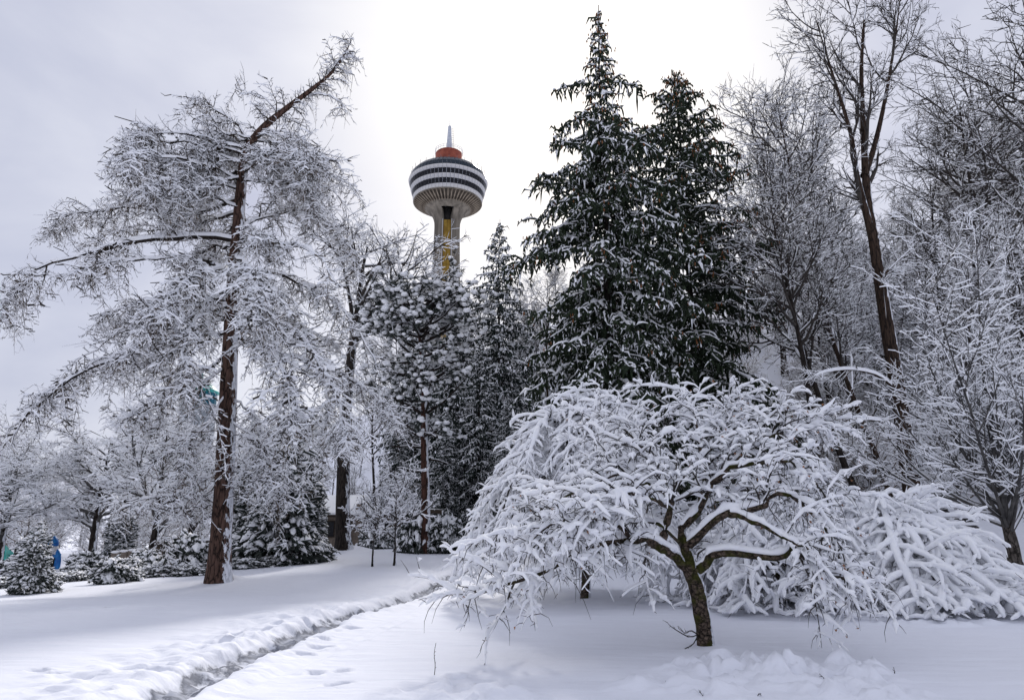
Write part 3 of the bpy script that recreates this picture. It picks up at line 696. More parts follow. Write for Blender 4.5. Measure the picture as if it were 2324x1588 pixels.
    tubes(mb, q, qr, 4, rng=rng); q2, q2r, _, _ = grow(rng, q, qr, num=5, t0=.3, t1=1, L=.09, ang=45, m=3, noise=.15, rtip=.0025); tubes(mb, q2, q2r, 3, rng=rng)
    mb.build('sucker_shoots', 'twig', root)
    print('crab', len(A), len(B), len(C), len(D))
crab()

# ------------------------------------------------------------------ umbrella-shaped weeping trees under deep snow
def weeping(name, loc, label, rng, nl, h_fork, h_top, reach, end_z, dens=(6, 8, 7), rs=(.035, .030, .020), azr=None, rz=0, cat='tree', L=(.55, .28, .12), fan='flat', trunk_r=.10, wall=.3, bark='bark_crab', lobes=None, cone=False):
    root = empty(name, loc, label, cat)
    tp = np.stack([.04*np.sin(np.linspace(0, 3, 10)), np.zeros(10), np.linspace(-.05, h_fork, 10)], 1)
    mb = MB(); tubes(mb, tp[None], np.linspace(trunk_r*1.2, trunk_r*.8, 10)[None], 12, rng=rng); mb.build('trunk', bark, root, True)
    n = 16; P = []; R = []
    for k in range(nl):
        a = k*2.39996+rng.normal(0, .2) if azr is None else rng.uniform(*azr)
        rr = reach*rng.uniform(.45, 1.08); hh = h_fork+(h_top-h_fork)*rng.uniform(.45, 1.0)*(1-.25*(rr/reach)**2)
        if lobes is not None: rr *= lobes(a)
        ez = end_z+rng.uniform(0, .9)*max(0, 1-rr/reach)+rng.uniform(0, wall)
        u = np.array([math.cos(a), math.sin(a)])
        pts = [(0, h_fork*.85), (.10, h_fork+(hh-h_fork)*.55), (.30, hh), (.55, hh*.93), (.78, hh*.62+ez*.38), (.93, hh*.25+ez*.75), (1., ez)]
        if cone: pts = [(0, h_fork*.85), (.08, h_fork+(hh-h_fork)*.6), (.22, hh), (.42, hh*.86), (.64, hh*.52+ez*.4), (.84, hh*.22+ez*.7), (1., ez)]
        p = np.array([[u[0]*r_*rr, u[1]*r_*rr, z] for r_, z in pts])+rng.normal(0, .06, (7, 3))*np.linspace(0, 1, 7)[:, None]
        P.append(spline(p, n)); R.append(np.linspace(.045, .010, n)*rng.uniform(.7, 1.2))
    P = np.array(P); R = np.array(R)
    br = MB(); tubes(br, P, R, 6, rng=rng)
    A, Ar, _, _ = grow(rng, P, R, dens=dens[0], t0=.22, t1=1, L=L[0], Lv=.35, Lt=.25, ang=52, av=12, m=6, grav=-.40, noise=.10, mode=fan, rfac=.5, rmax=.015, rtip=.005)
    B, Br, _, _ = grow(rng, A, Ar, dens=dens[1], t0=.15, t1=1, L=L[1], Lv=.35, Lt=.3, ang=48, av=12, m=4, grav=-.35, noise=.12, mode='flat', rfac=.6, rmax=.009, rtip=.004)
    C, Cr, _, _ = grow(rng, B, Br, dens=dens[2], t0=.2, t1=1, L=L[2], Lv=.4, ang=50, av=15, m=2, grav=-.2, noise=.15, mode='round', rfac=.7, rmax=.006, rtip=.0035)
    for q in (P, A, B, C):                                    # nothing hangs below the snow
        g = .04+np.abs(rng.normal(0, .02, q.shape[:2])); q[..., 2] = np.maximum(q[..., 2], g)
    tubes(br, A, Ar, 3, rng=rng); tubes(br, B, Br, 3, rng=rng); tubes(br, C, Cr, 3, rng=rng)
    br.build('crown', 'twig', root)
    sn = MB(); snow_on(sn, P, R, rng, rs[0], .22, m=18, sides=6, steep=.97); snow_on(sn, A, Ar, rng, rs[1]*1.15, .16, m=6, sides=5, drop=.04, steep=.985, rnd=True)
    snow_on(sn, B, Br, rng, rs[1]*.85, .14, m=3, sides=5, drop=.10, steep=.99, rnd=True)
    k = rng.random(len(C)) < .55; snow_on(sn, C[k], Cr[k], rng, rs[2], .25, m=3, sides=4, steep=.98)
    sn.build('snow_cover', 'snow', root, True)
    print(name, len(P), len(A), len(B), len(C))
    return root
b2 = ground_at(1328, 1362)
w2 = weeping('weeping_cherry_tree', b2, 'domed weeping tree smothered in snow behind the crab apple', np.random.default_rng(31), 46, 1.5, 5.1, 3.2, .75, dens=(5.5, 6.5, 3.2), rs=(.045, .042, .026), L=(.62, .30, .16))
tag(w2, cat='tree')
b3 = base_at(1990, 15.8)
weeping('weeping_hemlock', b3, 'broad low weeping hemlock bowed to the lawn under thick white snow', np.random.default_rng(32), 66, .7, 2.4, 3.5, .10, dens=(4.8, 5.0, 2.2), rs=(.07, .056, .032), L=(.80, .40, .16), lobes=lambda a: .80 if math.cos(a) > .3 else .95, wall=.15, cone=True)
b4 = base_at(1745, 15.2)
weeping('weeping_hemlock', b4, 'lower weeping hemlock of hanging snowy fingers behind the crab apple trunk', np.random.default_rng(33), 34, .7, 2.0, 2.3, .10, dens=(5.0, 6.5, 3.0), rs=(.065, .052, .030), L=(.70, .38, .15), wall=.15)

# ------------------------------------------------------------------ the pine with snow puffs
def pine():
    rng = np.random.default_rng(41)
    b = ground_at(967, 1256); Y = b[1]
    root = empty('pine_tree', b, 'red-barked pine with rounded snow puffs on dark needle clumps', 'tree')
    tp = px_chain([(967, 1258), (966, 1130), (963, 1000), (962, 880), (955, 790), (950, 730), (945, 690)], Y, b, 30)
    tr = np.linspace(.27, .04, 30); mb = MB(); tubes(mb, tp[None], tr[None], 12, rng=rng); mb.build('trunk', 'bark_pine', root, True)
    H = tp[-1, 2]; n = 9; P = []; R = []
    sc = Y/1549*1.04
    tiers = [(.36, 2.6, 6), (.44, 3.3, 8), (.53, 3.2, 8), (.62, 3.8, 9), (.70, 3.9, 10), (.79, 4.0, 11), (.87, 3.7, 11), (.93, 3.1, 10), (.98, 2.2, 9)]
    k = 0
    for f, ln, cnt in tiers:
        for _ in range(cnt):
            i = min(29, max(0, int((f+rng.normal(0, .02))*29))); a = k*2.39996+rng.normal(0, .3); k += 1
            d = np.array([math.cos(a), math.sin(a), .15+.35*rng.random()]); p = [tp[i]]; l = ln*rng.uniform(.6, 1.15)
            for q in range(5): p.append(p[-1]+d*l/5); d = unit(d+np.array([0, 0, rng.normal(.0, .10)])+rng.normal(0, .14, 3))
            P.append(spline(p, n)); R.append(np.linspace(.075, .02, n))
    for f, a, l in ((.30, .1, 1.3), (.27, 3.0, 2.0), (.34, -2.6, 1.8)):
        i = int(f*29); d = np.array([math.cos(a), math.sin(a), .1]); p = [tp[i]]
        for q in range(5): p.append(p[-1]+d*l/5); d = unit(d+rng.normal(0, .18, 3))
        P.append(spline(p, n)); R.append(np.linspace(.06, .02, n))
    P = np.array(P); R = np.array(R)
    br = MB(); tubes(br, P, R, 6, np.full((len(P), n), .05), rng=rng, drop=.2)
    A, Ar, _, _ = grow(rng, P[:-3], R[:-3], dens=3.4, t0=.35, t1=1, L=.75, Lv=.3, Lt=.2, ang=50, av=16, m=5, grav=.25, noise=.16, mode='round', rfac=.5, rmax=.03, rtip=.008)
    B, Br, _, _ = grow(rng, A, Ar, dens=4.2, t0=.3, t1=1, L=.38, Lv=.3, ang=45, av=16, m=4, grav=.4, noise=.14, mode='round', rfac=.6, rmax=.014, rtip=.006)
    tubes(br, A, Ar, 4, rng.uniform(.01, .03, (len(A), 1)), rng=rng, drop=.2); tubes(br, B, Br, 3, rng=rng)
    br.build('limb_framework', ['bark_dark', 'snow_twig'], root, stuff=True)
    c = np.concatenate([B[:, -1], B[:, 2], A[:, -1], A[:, 3], P[:-3, -1]]); N = len(c)
    fo = MB(); m = 15
    D = unit(rng.normal(0, 1, (N*m, 3))+np.array([0, 0, .35])); C = np.repeat(c, m, 0)
    blades(fo, C+D*.02, D, rng.uniform(.14, .25, N*m), rng.uniform(.016, .028, N*m), rng)
    fo.build('foliage', 'needle_pine', root)
    sn = MB(); k = rng.random(N) < .50; cc = c[k]+np.stack([rng.normal(0, .03, k.sum()), rng.normal(0, .03, k.sum()), rng.uniform(.05, .12, k.sum())], 1)
    r = rng.uniform(.08, .20, k.sum()); blobs(sn, cc, np.stack([r, r*rng.uniform(.8, 1.1, len(r)), r*rng.uniform(.55, .8, len(r))], 1), rng, 1, jit=.16)
    sn.build('snow_cover', 'snow', root, True)
    print('pine', len(A), len(B), N)
pine()

# ------------------------------------------------------------------ bare broadleaved trees
def bare_tree(name, loc, label, rng, H, trunk_r=.2, fork=.3, nl=12, ang=42, L1=.45, up=.35, d2=2.0, d3=3.0, d4=5.5, L2=.42, L3=.9, L4=.40, snow=(.05, .03, .018), lean=(0, 0), barkm='bark_dark', twigm='twig', trunk_pts=None, cat='tree', drop=(.1, .15, .25), group=None, grav=0., rt=1.0, l1t=.55, t1=.98, noise=.13, avr=12, mode='round', m4=2, r1=9.):
    root = empty(name, loc, label, cat, group)
    if trunk_pts is None:
        z = np.linspace(0, 1, 18); tp = np.stack([lean[0]*z+.02*H*np.sin(z*5+rng.random()*6)*z, lean[1]*z+.02*H*np.cos(z*4+rng.random()*6)*z, z*H*.92], 1); tps = tp[None]
    else: tps = np.array(trunk_pts)
    nT = tps.shape[1]
    trs = np.linspace(1, .06, nT)[None]**.85*np.reshape(trunk_r, (-1, 1))
    trs = np.broadcast_to(trs, tps.shape[:2]).copy(); trs[:, 0] *= 1.35
    mb = MB(); tubes(mb, tps, trs, 12, rng=rng); mb.build('trunk', barkm, root, True)
    A, Ar, _, ta = grow(rng, tps, trs, num=nl, t0=fork, t1=t1, L=L1*H, Lv=.22, Lt=l1t, ang=ang, av=avr, m=8, grav=up, noise=noise*.7, mode='round', rfac=.55, rmax=r1, rtip=.014*rt)
    B, Br, _, _ = grow(rng, A, Ar, dens=d2, t0=.18, t1=1, L=L2, Lv=.3, Lt=.45, rel=True, ang=42, av=12, m=6, grav=up*.6+grav*.5, noise=noise, mode=mode, rfac=.55, rmax=.06, rtip=.009*rt)
    C, Cr, _, _ = grow(rng, B, Br, dens=d3, t0=.15, t1=1, L=L3, Lv=.35, Lt=.4, ang=42, av=14, m=4, grav=up*.4+grav, noise=noise*1.3, mode=mode, rfac=.6, rmax=.016, rtip=.006*rt)
    D, Dr, _, _ = grow(rng, C, Cr, dens=d4, t0=.15, t1=1, L=L4, Lv=.4, Lt=.3, ang=42, av=14, m=m4, grav=up*.3+grav, noise=noise*1.3, mode='round', rfac=.7, rmax=.008, rtip=.0055*rt)
    cr_ = MB()
    tubes(cr_, A, Ar, 6, np.full((len(A), 1), snow[0]), rng=rng, drop=drop[0]); tubes(cr_, B, Br, 4, np.full((len(B), 1), snow[1]), rng=rng, drop=drop[1])
    tubes(cr_, C, Cr, 3, np.full((len(C), 1), snow[2]), rng=rng, drop=drop[1]); tubes(cr_, D, Dr, 3, np.full((len(D), 1), snow[2]*.8), rng=rng, drop=drop[2])
    cr_.build('crown', [twigm, 'snow_twig'], root)
    print(name, len(A), len(B), len(C), len(D))
    return root
R_ = np.random.default_rng
# fan-shaped young tree on the right, every twig edged with snow
b = ground_at(2306, 1286)
tp = np.array([spline([at(2306, 1290, b[1])-b, at(2296, 1230, b[1])-b, at(2280, 1165, b[1])-b, at(2262, 1060, b[1])-b, at(2240, 900, b[1]+.3)-b, at(2225, 720, b[1]+.6)-b], 18)])
bare_tree('young_maple_tree', b, 'young grey-barked tree with a dense upright fan of snow-edged branches', R_(51), 11.0, trunk_r=[.21], fork=.24, t1=.66, nl=46, ang=42, avr=16, L1=.66, up=.50, l1t=.75, d2=3.2, d3=5.0, d4=4.5, L2=.30, L3=.55, L4=.24, snow=(.045, .035, .030), trunk_pts=tp, barkm='bark_vase', twigm='twig_grey', drop=(.05, .08, .12), noise=.07, rt=.8, r1=.040)
# tall twin-stemmed tree
b = base_at(2078, 32.0); Yb = 32.0
t1_ = spline([at(2078, 1165, Yb)-b, at(2062, 1050, Yb)-b, at(2040, 900, Yb)-b, at(2010, 720, Yb)-b, at(1985, 560, Yb)-b, at(1968, 440, Yb)-b, at(1960, 300, Yb)-b, at(1955, 150, Yb)-b, at(1965, 5, Yb)-b], 26)
t2_ = spline([at(1992, 600, Yb)-b, at(1970, 500, Yb-.1)-b, at(1945, 400, Yb-.3)-b, at(1930, 300, Yb-.4)-b, at(1890, 170, Yb-.5)-b, at(1850, 40, Yb-.5)-b], 26)
t3_ = spline([at(1962, 400, Yb)-b, at(1985, 330, Yb+.2)-b, at(2010, 220, Yb+.3)-b, at(2030, 100, Yb+.4)-b, at(2045, -20, Yb+.4)-b], 26)
rt_ = bare_tree('tall_twin_tree', b, 'tallest bare tree with near-black furrowed trunk splitting into twin stems', R_(52), 29.0, trunk_r=[.44, .21, .17], fork=.55, nl=11, ang=34, L1=.17, up=.45, l1t=.4, d2=2.4, d3=4.0, d4=5.0, L2=.48, L3=.75, L4=.30, snow=(.05, .03, .014), trunk_pts=[t1_, t2_, t3_], barkm='bark_brown', drop=(.3, .4, .55))
rng = R_(53); lb = []
for pts in ([(2030, 880), (1990, 850), (1930, 838), (1870, 845), (1840, 862)], [(2050, 985), (2000, 955), (1940, 955), (1890, 985), (1850, 1000)], [(2012, 775), (2006, 700), (2003, 640), (2022, 608), (2075, 558)]):
    lb.append(px_chain([(p[0], p[1], -.3*i) for i, p in enumerate(pts)], Yb, b, 12))
lb = np.array(lb); lr = np.linspace(.10, .02, 12)[None].repeat(3, 0)
for k in range(3):
    mb = MB(); tubes(mb, lb[k:k+1], lr[k:k+1], 7, np.full((1, 12), .09 if k < 2 else .03), rng=rng, drop=.05); mb.build('limb', ['bark_brown', 'snow_twig'], rt_)
q, qr, _, _ = grow(rng, lb, lr, num=12, t0=.4, t1=1, L=1.0, ang=45, m=5, grav=.2, noise=.15, rtip=.008, rmax=.02); q2, q2r, _, _ = grow(rng, q, qr, num=8, t0=.2, t1=1, L=.4, ang=45, m=3, noise=.15, rtip=.006, rmax=.01)
mb = MB(); tubes(mb, q, qr, 4, np.full((len(q), 1), .03), rng=rng); tubes(mb, q2, q2r, 3, np.full((len(q2), 1), .02), rng=rng); mb.build('twig_spray', ['twig', 'snow_twig'], rt_, stuff=True)

# woodland prototypes, then individuals set out over the bluff
W1 = bare_tree('bare_woodland_tree', (0, 0, 0), 'x', R_(61), 22, trunk_r=.24, fork=.42, nl=20, ang=40, L1=.32, up=.5, d2=1.9, d3=3.4, d4=5.5, L2=.50, L3=1.0, L4=.45, snow=(.06, .04, .022), barkm='bark_brown', drop=(.2, .3, .4), rt=1.25)
W2 = bare_tree('bare_woodland_tree', (0, 0, 0), 'x', R_(62), 24, trunk_r=.28, fork=.5, nl=20, ang=46, L1=.34, up=.25, d2=1.5, d3=2.8, d4=5.0, L2=.50, L3=1.05, L4=.45, snow=(.05, .035, .018), barkm='bark_dark', lean=(1.2, 0), drop=(.3, .4, .5), rt=1.3, noise=.17)
W3 = bare_tree('bare_woodland_tree', (0, 0, 0), 'x', R_(63), 17, trunk_r=.16, fork=.25, nl=22, ang=44, L1=.36, up=.45, d2=1.9, d3=3.4, d4=5.5, L2=.46, L3=.85, L4=.42, snow=(.06, .045, .028), barkm='bark_dark', lean=(-1, .4), drop=(.1, .15, .25), rt=1.2, noise=.16)
BR = bare_tree('snowy_thicket_bush', (0, 0, 0), 'x', R_(64), 4.2, trunk_r=.05, fork=.02, nl=22, ang=48, L1=.62, up=.25, d2=3.4, d3=4.5, d4=6.0, L2=.50, L3=.60, L4=.32, snow=(.05, .04, .028), l1t=.5, drop=(.05, .08, .15), cat='bush', twigm='twig_brown', noise=.2)
LW = 'bare snow-dusted tree standing in the wood on the snowy bluff'; GW = 'bare trees of the wood on the bluff'
LB = 'low twiggy snow-covered bush in the undergrowth of the bluff'; GB = 'undergrowth bushes on the bluff'
used = set()
def place(proto, px, Y, s, label, group, rz=None, z=0, tilt=0):
    rg = place.rg; p = base_at(px, Y); p[2] -= .15-z
    rz = rg.random()*6.28 if rz is None else rz
    if proto.name not in used:
        used.add(proto.name); proto.location = p; proto.rotation_euler = (0, 0, rz); proto.scale = (s, s, s); proto['label'] = label; proto['group'] = group; return proto
    c = copy_tree(proto, p, rz, s, label, group)
    if tilt: c.rotation_euler = (0, tilt, 0)
    return c
place.rg = R_(70)
# (px at eye level, distance, scale, prototype)
HTOP = (22*1.0, 24*1.0, 17*1.0)
def place_top(k, tx, ty, Y, label=LW, group=GW):
    p = at(tx, ty, Y); g = float(terrain(p[0], Y)); d = (p[0]/Y)
    q = place((W1, W2, W3)[k], 1162, Y, max(.35, (p[2]-g)/HTOP[k]), label, group)
    q.location = (p[0], Y, g-.15); return q
for tx, ty, Y, k in [(1768, 175, 47, 0), (1805, 245, 51, 0), (1715, 215, 56, 2), (1880, 450, 52, 2), (1925, 500, 46, 2), (1965, 540, 50, 0), (2015, 480, 54, 2), (2050, 440, 48, 1), (1895, 580, 40, 2), (1990, 620, 42, 2), (1850, 540, 44, 2), (1745, 480, 60, 2),
                     (2095, 350, 46, 1), (2145, 270, 51, 1), (2185, 140, 44, 1), (2235, 105, 49, 1), (2285, 75, 42, 1), (2330, 60, 47, 1), (2390, 60, 52, 1), (2115, 500, 40, 2), (2165, 540, 38, 2), (2240, 470, 38, 2), (2310, 440, 40, 2), (2200, 330, 58, 0), (2300, 280, 60, 0),
                     (1900, 620, 66, 0), (2060, 520, 64, 0), (1820, 600, 68, 2), (1700, 560, 62, 2),
                     (1190, 640, 62, 2), (1240, 610, 58, 0), (1290, 640, 66, 2), (1330, 600, 60, 2), (1215, 680, 72, 2), (1165, 700, 70, 0), (1080, 690, 66, 2), (1265, 690, 75, 1), (1500, 640, 66, 2), (1660, 640, 62, 2),
                     (1030, 740, 74, 2), (975, 720, 78, 2), (915, 720, 76, 1), (868, 760, 84, 2)]:
    place_top(k, tx, ty, Y)
rg = place.rg
place(W2, 1868, 33.5, .8, 'dark upright trunk at the foot of the bluff behind the crab apple', None)
place(W2, 1975, 35.5, .75, 'dark leaning trunk rising from the snowy slope above the weeping hemlock', None, tilt=-.30)
place(W1, 2040, 36.5, .85, 'slender brown leaning trunk just behind the tall twin tree', None, tilt=-.20)
for i in range(22):
    px = rg.uniform(30, 1000); place((W3, W3, W1)[i % 3], px, rg.uniform(62, 96) if px > 250 else rg.uniform(75, 120), rg.uniform(.42, .62), 'pale frosted tree in the far belt behind the lodge and brick wall', 'far belt of frosted trees')
for i in range(26):
    px = rg.uniform(0, 1000); place(BR, px, rg.uniform(52, 75), rg.uniform(.6, 1.1), 'frosted twiggy bush below the far belt of trees', 'bushes below the far belt')
for i in range(96):
    px = rg.uniform(1060, 2420) if i < 66 else rg.uniform(1850, 2350); Y = rg.uniform(37, 66) if px > 1650 else rg.uniform(46, 70)
    place(BR, px, Y, rg.uniform(.55, 1.1), LB, GB)

# ------------------------------------------------------------------ trees in the middle and on the left
b = base_at(780, 37.0); Yb = 37.0
tp = np.array([px_chain([(780, 1256), (778, 1150), (782, 1000), (792, 860), (803, 760), (812, 700), (822, 620), (835, 555)], Yb, b, 20), px_chain([(800, 790), (800, 740), (796, 690), (785, 630), (772, 570), (775, 540)], Yb, b, 20), px_chain([(803, 770), (825, 735), (850, 700), (880, 660), (905, 630), (915, 600)], Yb, b, 20)])
bare_tree('old_oak_tree', b, 'old dark thick-trunked tree on a snowy root mound with frosted round crown', R_(81), 18.5, trunk_r=[.42, .17, .17], fork=.50, nl=12, ang=46, L1=.24, up=.25, l1t=.35, d2=2.2, d3=3.4, d4=5.0, L2=.5, L3=.8, L4=.34, snow=(.07, .045, .024), trunk_pts=tp, drop=(.1, .15, .25), rt=1.15, noise=.17)
b = ground_at(340, 1288)
T3 = bare_tree('snowy_cherry_tree', b, 'broad rounded tree frosted white all over beside the long brick wall', R_(82), 8.6, trunk_r=.26, fork=.22, nl=22, ang=58, L1=.58, up=.20, l1t=.55, d2=4.0, d3=6.5, d4=8.0, L2=.42, L3=.66, L4=.30, snow=(.07, .05, .036), grav=-.25, drop=(.05, .06, .1), mode='flat', rt=1.15, noise=.13, twigm='twig_grey')
copy_tree(T3, base_at(225, 46), 1.9, 1.05, 'frosted rounded tree behind the low dark evergreen shrubs, near the lamp post')
copy_tree(T3, base_at(20, 44), 4.0, .92, 'frosted rounded tree near the small teal tent')
copy_tree(T3, base_at(640, 47), 2.8, 1.05, 'frosted rounded tree between the larch trunk and the old dark tree')
copy_tree(T3, base_at(440, 55), 5.0, 1.15, 'frosted rounded tree behind the lattice screen')
LF = 'dark bare tree on the far edge of the park'; GF = 'far bare trees at the edge of the park'
for px, Y, s in ((30, 92, .62), (75, 88, .52), (-15, 84, .68), (110, 110, .5), (150, 96, .42), (195, 105, .55)):
    copy_tree(W2 if px % 2 else W1, base_at(px, Y), px*.7, s, LF, GF)
# saplings
b = ground_at(895, 1284)
S1 = bare_tree('lawn_sapling', b, 'larger snow-rimed sapling with forked stem on the lawn', R_(83), 3.7, trunk_r=.055, fork=.30, nl=20, ang=48, L1=.55, up=.35, l1t=.5, d2=6.5, d3=8, d4=7, L2=.4, L3=.30, L4=.14, snow=(.05, .045, .036), drop=(.05, .05, .1), rt=.9, noise=.12)
b = ground_at(845, 1286)
copy_tree(S1, b, 2.2, .80, 'smaller slender snow-rimed sapling with straight stem on the lawn')

# small spruces on the slope
b = base_at(1130, 55); top = at(1132, 498, 55)[2]
SP = spruce('slope_spruce', b, top-b[2], ([0, .3, .6, .8, .92, 1], [4.2, 3.9, 2.9, 1.8, 1.0, .1]), R_(91), 150, 'slender frosted spruce beside the observation tower', droop=.25, dsec=4.2, dter=5.0, needle='needle_dark', snowk=1.25, tr=.22, secL=.28)
def spruce_copy(px, topy, Y, label, rz):
    p = base_at(px, Y); h = at(px, topy, Y)[2]-p[2]
    return copy_tree(SP, p, rz, h/(top-b[2]), label)
spruce_copy(1016, 590, 52, 'small spruce top rising in front of the tower shaft', 1.0)
spruce_copy(938, 640, 58, 'pointed spruce tip just behind the pine crown', 2.0)
spruce_copy(1085, 760, 50, 'short spruce in the gap right of the pine', 3.0)
spruce_copy(1195, 690, 62, 'frosted spruce half hidden behind the tallest spruce', 4.0)
spruce_copy(900, 900, 56, 'dark low spruce behind the pine trunk', 5.0)
spruce_copy(1010, 930, 49, 'dark low spruce right of the pine trunk', .4)
spruce_copy(1150, 900, 47, 'low dark spruce left of the weeping tree', 2.6)

# ------------------------------------------------------------------ evergreen shrubs
def bush(name, label, rng, rx, ry, rz_, N, needle, snowk=1., cone=0.0, loc=(0, 0, 0), group=None, cat='shrub'):
    root = empty(name, loc, label, cat, group)
    u = rng.random(N); a = rng.random(N)*2*math.pi; zz = rng.random(N)**1.1
    rad = np.sqrt(np.clip(1-zz**2, 0, 1))*(1-cone) + (1-zz)*cone
    rad = rad*rng.uniform(.55, 1.0, N)**.5*(1+.14*np.sin(a*3+zz*5)+.1*np.sin(a*5+1))
    c = np.stack([rad*np.cos(a)*rx, rad*np.sin(a)*ry, zz*rz_*rng.uniform(.85, 1.05, N)], 1)
    lob = vnoise(a*1.3+zz*2, zz*5, 40)+.6*vnoise(a*3.1, zz*9+3, 41)
    c = c*(1+.55*lob)[:, None]
    d = unit(np.stack([np.cos(a), np.sin(a), -.25+.7*zz], 1)+rng.normal(0, .35, (N, 3)))
    l = rng.uniform(.7, 1.3, N)[:, None]*.22*max(rx, rz_*.6)**.5
    P = np.stack([c-d*l*.6, c, c+d*l*.7+np.array([0, 0, -.05])], 1); P[..., 2] = np.maximum(P[..., 2], .02)
    f = MB(); tubes(f, P, np.array([.05, .06, .008])[None]*rng.uniform(.6, 1.2, (N, 1))*max(rx, .8)**.4, 4, rng=rng)
    Q, Qr, _, _ = grow(rng, P, np.full(P.shape[:2], .02), num=4, t0=.2, t1=1, L=.14*max(rx, .8)**.4, ang=55, m=2, noise=.1, rtip=.016); tubes(f, Q, Qr, 3, rng=rng)
    st = np.stack([np.zeros((5, 3)), np.stack([rng.normal(0, rx*.25, 5), rng.normal(0, ry*.25, 5), np.full(5, rz_*.5)], 1), np.stack([rng.normal(0, rx*.4, 5), rng.normal(0, ry*.4, 5), np.full(5, rz_*.85)], 1)], 1)
    g = MB(); tubes(g, st, np.linspace(.05, .015, 3)[None].repeat(5, 0), 5, rng=rng); g.build('stems', 'bark_dark', root)
    f.build('foliage', needle, root)
    sn = MB(); k = rng.random(N) < .95*np.clip(.55+zz, 0, 1)
    snow_on(sn, P[k], np.full((k.sum(), 3), .03), rng, .036*snowk*max(rx, .8)**.4, .40, m=4, sides=5)
    sn.build('snow_cover', 'snow', root, True)
    return root
B1 = bush('evergreen_shrub', 'x', R_(101), 1.0, 1.0, 1.15, 520, 'needle_pine', 1.15)
B2 = bush('evergreen_shrub', 'x', R_(102), 1.6, 1.6, 4.4, 1300, 'needle_pine', 1.15, cone=.25)
def shrub(proto, px, py, s, label, rz=None, Y=None, group=None):
    p = ground_at(px, py) if Y is None else base_at(px, Y)
    rz = px*.37 if rz is None else rz
    if proto.name not in used:
        used.add(proto.name); proto.location = p; proto.rotation_euler = (0, 0, rz); proto.scale = (s, s, s) if np.isscalar(s) else s; proto['label'] = label
        if group: proto['group'] = group
        return proto
    return copy_tree(proto, p, rz, s, label, group)
shrub(B2, 632, 1280, 1.15, 'tall bushy evergreen plastered with snow right of the larch trunk')
shrub(B2, 575, 1278, .95, 'narrow snowy evergreen tucked close beside the larch trunk')
shrub(B2, 690, 1274, .72, 'drooping snowy evergreen beside the old tree root mound')
shrub(B2, 285, 1262, .80, 'dense evergreen standing behind the left end of the brick wall', Y=52)
shrub(B2, 68, 1345, .36, 'small cone-shaped snowy evergreen at the lawn edge near the tent')
shrub(B1, 255, 1322, .62, 'rounded wiry shrub at the lawn edge before the brick wall')
shrub(B1, 330, 1300, .80, 'dark rounded evergreen in front of the brick wall')
shrub(B1, 415, 1300, (1.0, .8, 1.15), 'dark leafy shrub in front of the lattice screen')
shrub(B1, 200, 1302, (1.4, .9, .85), 'wide low dark shrub below the lamp post')
shrub(B1, 172, 1306, (.7, .6, .4), 'low grey shrub below the blue arch')
shrub(B1, 35, 1316, (1.0, .8, .7), 'low dark shrub beside the small cone evergreen')
shrub(B1, 295, 1310, .55, 'small low shrub left of the dark rounded evergreen')
shrub(B1, 1005, 1254, (1.3, .9, 1.5), 'dark evergreen shrub close behind the pine trunk')
shrub(B1, 940, 1254, (1.1, .8, 1.9), 'tall dark shrub between the brick pier and pine trunk')
shrub(B2, 1870, 1100, .55, 'dark young evergreen at the foot of the bluff above the weeping hemlock', Y=29)
for px, py in ((310, 1312), (350, 1308), (385, 1305), (430, 1304), (455, 1302), (275, 1316), (100, 1326), (125, 1322), (175, 1318), (15, 1334), (560, 1288), (610, 1284)):
    shrub(B1, px, py, (.75, .6, .30), 'low snow-covered ground plant along the lawn edge', group='low plants along the lawn edge')

